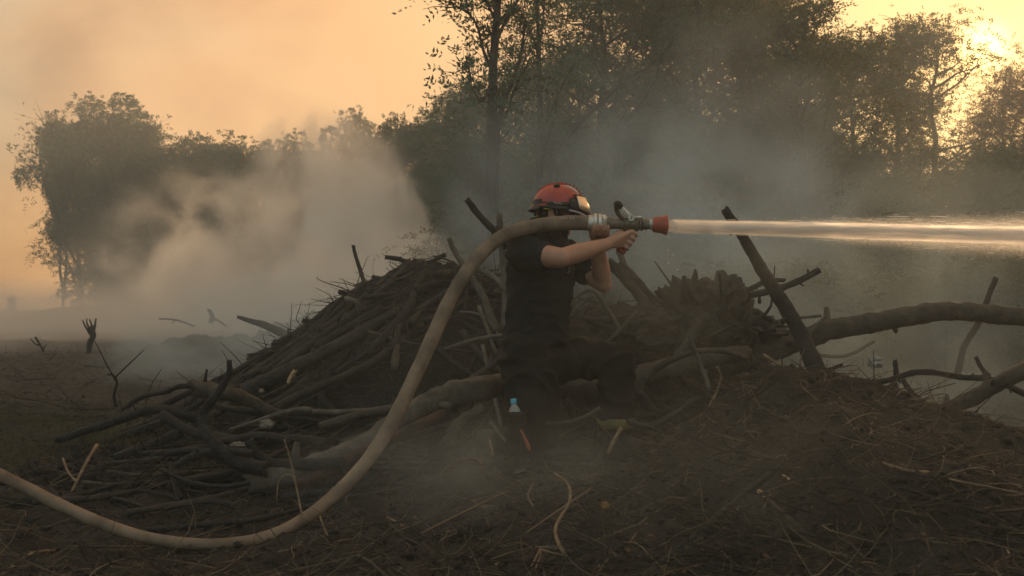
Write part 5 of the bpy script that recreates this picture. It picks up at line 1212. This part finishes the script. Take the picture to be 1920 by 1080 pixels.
# spray mist round the jet: dense core plus a wide thin sheath
m, t, v = volmat('mist', (1, .997, .99), 1.0, .72)
n_ = t.nodes.new; l_ = t.links.new
tcn = n_('ShaderNodeTexCoord'); sx = n_('ShaderNodeSeparateXYZ'); l_(tcn.outputs['Object'], sx.inputs[0])
dz_ = n_('ShaderNodeMath'); dz_.operation = 'MULTIPLY_ADD'; l_(sx.outputs[0], dz_.inputs[0]); dz_.inputs[1].default_value = .028; l_(sx.outputs[2], dz_.inputs[2])
cb = n_('ShaderNodeCombineXYZ'); l_(sx.outputs[1], cb.inputs[0]); l_(dz_.outputs[0], cb.inputs[1])
ln = n_('ShaderNodeVectorMath'); ln.operation = 'LENGTH'; l_(cb.outputs[0], ln.inputs[0])
wd = n_('ShaderNodeMath'); wd.operation = 'MULTIPLY_ADD'; l_(sx.outputs[0], wd.inputs[0]); wd.inputs[1].default_value = .070; wd.inputs[2].default_value = .035
ra_ = n_('ShaderNodeMath'); ra_.operation = 'DIVIDE'; l_(ln.outputs['Value'], ra_.inputs[0]); l_(wd.outputs[0], ra_.inputs[1])
fo = n_('ShaderNodeMapRange'); fo.interpolation_type = 'SMOOTHSTEP'; l_(ra_.outputs[0], fo.inputs[0]); fo.inputs[1].default_value = 1.0; fo.inputs[2].default_value = .0; fo.inputs[3].default_value = 0; fo.inputs[4].default_value = 1
sq = n_('ShaderNodeMath'); sq.operation = 'POWER'; l_(fo.outputs[0], sq.inputs[0]); sq.inputs[1].default_value = 2.0
mpn = n_('ShaderNodeMapping'); mpn.inputs['Scale'].default_value = (2.2, 16, 16); l_(tcn.outputs['Object'], mpn.inputs[0]); nz_ = n_('ShaderNodeTexNoise'); nz_.inputs['Scale'].default_value = 1.6; nz_.inputs['Detail'].default_value = 3; l_(mpn.outputs[0], nz_.inputs[0])
th = n_('ShaderNodeMapRange'); l_(nz_.outputs[0], th.inputs[0]); th.inputs[1].default_value = .3; th.inputs[2].default_value = .7; th.inputs[3].default_value = .55; th.inputs[4].default_value = 1.4
mu = n_('ShaderNodeMath'); mu.operation = 'MULTIPLY'; l_(sq.outputs[0], mu.inputs[0]); l_(th.outputs[0], mu.inputs[1]); mu2 = n_('ShaderNodeMath'); mu2.operation = 'MULTIPLY'; l_(mu.outputs[0], mu2.inputs[0]); mu2.inputs[1].default_value = 4.5; 
cw = n_('ShaderNodeMath'); cw.operation = 'MULTIPLY_ADD'; l_(sx.outputs[0], cw.inputs[0]); cw.inputs[1].default_value = .007; cw.inputs[2].default_value = .037
cr_ = n_('ShaderNodeMath'); cr_.operation = 'DIVIDE'; l_(ln.outputs['Value'], cr_.inputs[0]); l_(cw.outputs[0], cr_.inputs[1])
cf = n_('ShaderNodeMapRange'); cf.interpolation_type = 'SMOOTHSTEP'; l_(cr_.outputs[0], cf.inputs[0]); cf.inputs[1].default_value = 1.0; cf.inputs[2].default_value = .55; cf.inputs[3].default_value = 0; cf.inputs[4].default_value = 1
cd = n_('ShaderNodeMapRange'); l_(sx.outputs[0], cd.inputs[0]); cd.inputs[1].default_value = 0; cd.inputs[2].default_value = 2.6; cd.inputs[3].default_value = 90; cd.inputs[4].default_value = 32
cm_ = n_('ShaderNodeMath'); cm_.operation = 'MULTIPLY'; l_(cf.outputs[0], cm_.inputs[0]); l_(cd.outputs[0], cm_.inputs[1])
cn_ = n_('ShaderNodeMath'); cn_.operation = 'MULTIPLY'; l_(cm_.outputs[0], cn_.inputs[0]); l_(th.outputs[0], cn_.inputs[1])
ca_ = n_('ShaderNodeMath'); ca_.operation = 'ADD'; l_(cn_.outputs[0], ca_.inputs[0]); l_(mu2.outputs[0], ca_.inputs[1]); l_(ca_.outputs[0], v.inputs['Density'])
bm = bmesh.new(); rows = []
for x in np.linspace(.03, 4.2, 12):
    rr_ = .04 + .09 * x; rows.append([bm.verts.new((x, rr_ * math.cos(k * math.pi / 8), -.028 * x + rr_ * math.sin(k * math.pi / 8))) for k in range(16)])
for i in range(11):
    for k in range(16): bm.faces.new((rows[i][k], rows[i][(k + 1) % 16], rows[i + 1][(k + 1) % 16], rows[i + 1][k]))
bm.faces.new(rows[0]); bm.faces.new(rows[-1])
o = link('spray_mist', bmmesh('spray_mist', bm), m, jet); o['kind'] = 'stuff'; m.cycles.volume_step_rate = .05
# drips under the nozzle
for i, (x, y) in enumerate(((1253, 445), (1252, 468), (1253, 493), (1270, 506), (1262, 478))):
    bm = bmesh.new(); ellip(bm, (0, 0, 0), (.0028, .0028, .0042), None, 2); o = link('water_drop', bmmesh('water_drop', bm), MAT['water_white'], None, P(x, y, 4.86))
    tag(o, 'falling water drop below the red nozzle tip', 'water drop', 'drips under the nozzle')

# ------------------------------------------------------------------ bottle and orange tag
bt = bpy.data.objects.new('water_bottle', None); C.objects.link(bt); bt.location = P(967, 790, 4.745); bt.rotation_euler = (0, R(-6), 0)
def lz(name, prof, matn, parent, seg=20):
    bm = bmesh.new(); rows = [[bm.verts.new((math.cos(2 * math.pi * k / seg) * r, math.sin(2 * math.pi * k / seg) * r, z)) for k in range(seg)] for z, r in prof]
    for i in range(len(rows) - 1):
        for k in range(seg): bm.faces.new((rows[i][k], rows[i][(k + 1) % seg], rows[i + 1][(k + 1) % seg], rows[i + 1][k]))
    bm.faces.new(rows[0][::-1]); bm.faces.new(rows[-1]); return link(name, bmmesh(name, bm), MAT[matn], parent)
lz('bottle_body', [(-.02, .026), (-.01, .030), (.0, .030), (.02, .030), (.045, .029), (.062, .024), (.074, .016), (.080, .0125), (.088, .012)], 'bottle_plastic', bt)
lz('bottle_cap', [(.086, .0145), (.088, .0150), (.106, .0150), (.108, .0135)], 'cap_blue', bt)
tag(bt, 'small clear water bottle with light blue cap beside the kneeling leg', 'bottle')
bm = bmesh.new(); pts = [P(976, 806, 4.4), P(982, 818, 4.4), (P(988, 832, 4.4)), P(993, 844, 4.4)]
o = link('orange_tag', fastmesh('orange_tag', *tube_arrays([p - pts[0] for p in catmull(pts, 4)], [.008, .010, .011, .012, .013, .014, .015, .017, .018, .019, .018, .016, .012], 10, .3, 5, 0, .5)), MAT['red_tape'], None, pts[0])
tag(o, 'orange red strip of plastic hanging by the kneeling leg', 'plastic strip')

# ------------------------------------------------------------------ air: haze and smoke
bm = bmesh.new(); bmesh.ops.create_cube(bm, size=1)
for v in bm.verts: v.co = Vector((v.co.x * 150, v.co.y * 95 + 30.5, (v.co.z + .5) * 16.5 - 1.9))
hz = link('haze', bmmesh('haze', bm, False), volmat('haze', (.80, .90, .93), .0066, .3)[0]); tag(hz, kind='stuff')

def smoke(name, c, r, dens, color, label, scale=1.0, lo=.42, hi=.68, aniso=.4, sheary=(0, 0), seed=0, stretch=(1, 1, 1), detail=3, edge=.9, floor=0.0):
    """ellipsoid of smoke: density = soft falloff x billowy noise, all in the object's own space."""
    m, t, v = volmat('smoke', color, dens, aniso)
    n_ = t.nodes.new; l_ = t.links.new
    tcn = n_('ShaderNodeTexCoord')
    nr_ = n_('ShaderNodeMapping'); nr_.inputs['Scale'].default_value = tuple(1 / q for q in r); l_(tcn.outputs['Object'], nr_.inputs[0])
    ln = n_('ShaderNodeVectorMath'); ln.operation = 'LENGTH'; l_(nr_.outputs[0], ln.inputs[0])
    nm = n_('ShaderNodeMapping'); nm.inputs['Location'].default_value = (seed * 3.1, seed * 1.7, 0); nm.inputs['Scale'].default_value = stretch; l_(tcn.outputs['Object'], nm.inputs[0])
    nz_ = n_('ShaderNodeTexNoise'); nz_.inputs['Scale'].default_value = scale; nz_.inputs['Detail'].default_value = detail; nz_.inputs['Roughness'].default_value = .55; nz_.inputs['Distortion'].default_value = .8; l_(nm.outputs[0], nz_.inputs[0])
    # billows push the edge in and out
    ed = n_('ShaderNodeMath'); ed.operation = 'MULTIPLY_ADD'; l_(nz_.outputs[0], ed.inputs[0]); ed.inputs[1].default_value = -1.5 * edge; l_(ln.outputs['Value'], ed.inputs[2])
    fo = n_('ShaderNodeMapRange'); fo.interpolation_type = 'SMOOTHSTEP'; l_(ed.outputs[0], fo.inputs[0]); fo.inputs[1].default_value = 1 - 1.5 * edge * .52 - .05; fo.inputs[2].default_value = -.35 - .15 * edge; fo.inputs[3].default_value = 0; fo.inputs[4].default_value = 1
    cut = n_('ShaderNodeMapRange'); cut.interpolation_type = 'SMOOTHSTEP'; l_(ln.outputs['Value'], cut.inputs[0]); cut.inputs[1].default_value = 1.0; cut.inputs[2].default_value = .7; cut.inputs[3].default_value = 0; cut.inputs[4].default_value = 1
    th = n_('ShaderNodeMapRange'); l_(nz_.outputs[0], th.inputs[0]); th.inputs[1].default_value = lo; th.inputs[2].default_value = hi; th.inputs[3].default_value = floor; th.inputs[4].default_value = 1
    a = n_('ShaderNodeMath'); a.operation = 'MULTIPLY'; l_(fo.outputs[0], a.inputs[0]); l_(cut.outputs[0], a.inputs[1])
    b = n_('ShaderNodeMath'); b.operation = 'MULTIPLY'; l_(a.outputs[0], b.inputs[0]); l_(th.outputs[0], b.inputs[1])
    d = n_('ShaderNodeMath'); d.operation = 'MULTIPLY'; l_(b.outputs[0], d.inputs[0]); d.inputs[1].default_value = dens; l_(d.outputs[0], v.inputs['Density'])
    bm = bmesh.new(); bmesh.ops.create_icosphere(bm, subdivisions=2, radius=1.03)
    for q in bm.verts: q.co = Vector((q.co.x * r[0], q.co.y * r[1], q.co.z * r[2]))
    o = link(name, bmmesh(name, bm, True), m, None, c); tag(o, label, 'smoke', kind='stuff'); return o
W_ = (.97, .95, .92); B_ = (.70, .82, .90); G_ = (.76, .84, .80)
smoke('smoke', P(690, 470, 20), (1.7, 2.4, 2.2), 1.6, W_, 'thick pale smoke column rising behind the brush heap', 1.3, .40, .60, seed=4.6, stretch=(1, 1, .6), edge=1.5, detail=5)
smoke('smoke', P(620, 350, 21), (1.9, 2.4, 2.0), .8, W_, 'upper part of the smoke column thinning out to the left', .9, .38, .62, seed=21, stretch=(1, 1, .6), edge=1.5, detail=5)
smoke('smoke', P(600, 520, 15), (3.0, 3, 1.1), 1.5, W_, 'thick pale smoke rolling at the foot of the column', .8, .36, .62, seed=2)
smoke('smoke', P(440, 470, 27), (4.2, 4, 2.9), .56, W_, 'broad veil of smoke in front of the left tree line', .6, .40, .60, seed=3, detail=5)
smoke('smoke', P(250, 500, 30), (4.6, 4, 2.6), .13, W_, 'thin smoke drifting before the left clump', .3, .36, .64, seed=4)
smoke('smoke', P(480, 625, 10.5), (2.2, 2.4, .8), .8, B_, 'bluish ground smoke left of the brush heap', 1.1, .38, .66, seed=5, stretch=(1, 1, 1.6))
smoke('smoke', P(1060, 330, 9.6), (2.2, 1.5, 1.6), .30, B_, 'blue smoke rising behind the helmet', .9, .36, .64, seed=6, aniso=.05)
smoke('smoke', P(1300, 400, 10), (2.2, 2, 1.5), .50, B_, 'blue-grey smoke behind the nozzle and jet', .8, .36, .64, seed=7, aniso=.05)
smoke('smoke', P(1640, 600, 9.0), (3.2, 2.0, 1.25), .36, G_, 'murky grey-brown smoke filling the right side', 1.0, .36, .64, seed=8, floor=.12, detail=5, aniso=.1)
smoke('smoke', P(1730, 720, 6.6), (1.9, 1.1, .6), .36, G_, 'murky smoke lying in the hollow behind the mound', 1.5, .38, .64, seed=9, floor=.05, detail=5, aniso=.1)
smoke('smoke', P(950, 850, 3.95), (.85, .45, .33), .28, G_, 'thin smoke drifting over the litter by the kneeling knee', 1.7, .36, .66, seed=10, floor=.1)
smoke('smoke', P(1280, 620, 4.9), (1.0, .5, .7), .3, G_, 'faint veil of smoke in front of the root stump', 1.5, .34, .66, seed=11)
smoke('smoke', P(1300, 260, 14), (3.2, 2.0, 2.4), .24, B_, 'thin high smoke before the tall trees', .6, .4, .66, seed=12)
smoke('smoke', P(60, 590, 26), (14, 18, 1.15), .15, W_, 'low ground mist lying over the open field at the left', .35, .3, .7, seed=13, floor=.4)
smoke('smoke', P(760, 640, 5.3), (1.5, .55, .9), .06, (.86, .90, .84), 'thin veil of smoke between the hose and the brush heap', 1.1, .3, .68, seed=14, floor=.2, aniso=.1)
smoke('smoke', P(1500, 900, 3.0), (1.3, .7, .45), .15, (.84, .88, .84), 'thin brownish smoke creeping over the right mound', 1.3, .3, .7, seed=15, floor=.2, aniso=.2)
smoke('smoke', P(1620, 470, 14.5), (4.8, 2.0, 2.0), .2, G_, 'grey-brown smoke bank hanging before the foot of the right wood', .45, .3, .66, seed=16, floor=.35, aniso=.05)
smoke('smoke', P(840, 900, 3.75), (.9, .4, .30), .42, (.84, .90, .90), 'wisp of smoke crossing the ground right of the hose bend', 1.9, .38, .64, seed=17, floor=.1, aniso=.1)
smoke('smoke', P(620, 600, 9), (1.6, 1.2, .9), .5, (.80, .88, .92), 'bluish smoke curling behind the left flank of the brush heap', 1.5, .38, .62, seed=18, aniso=.2, detail=5)
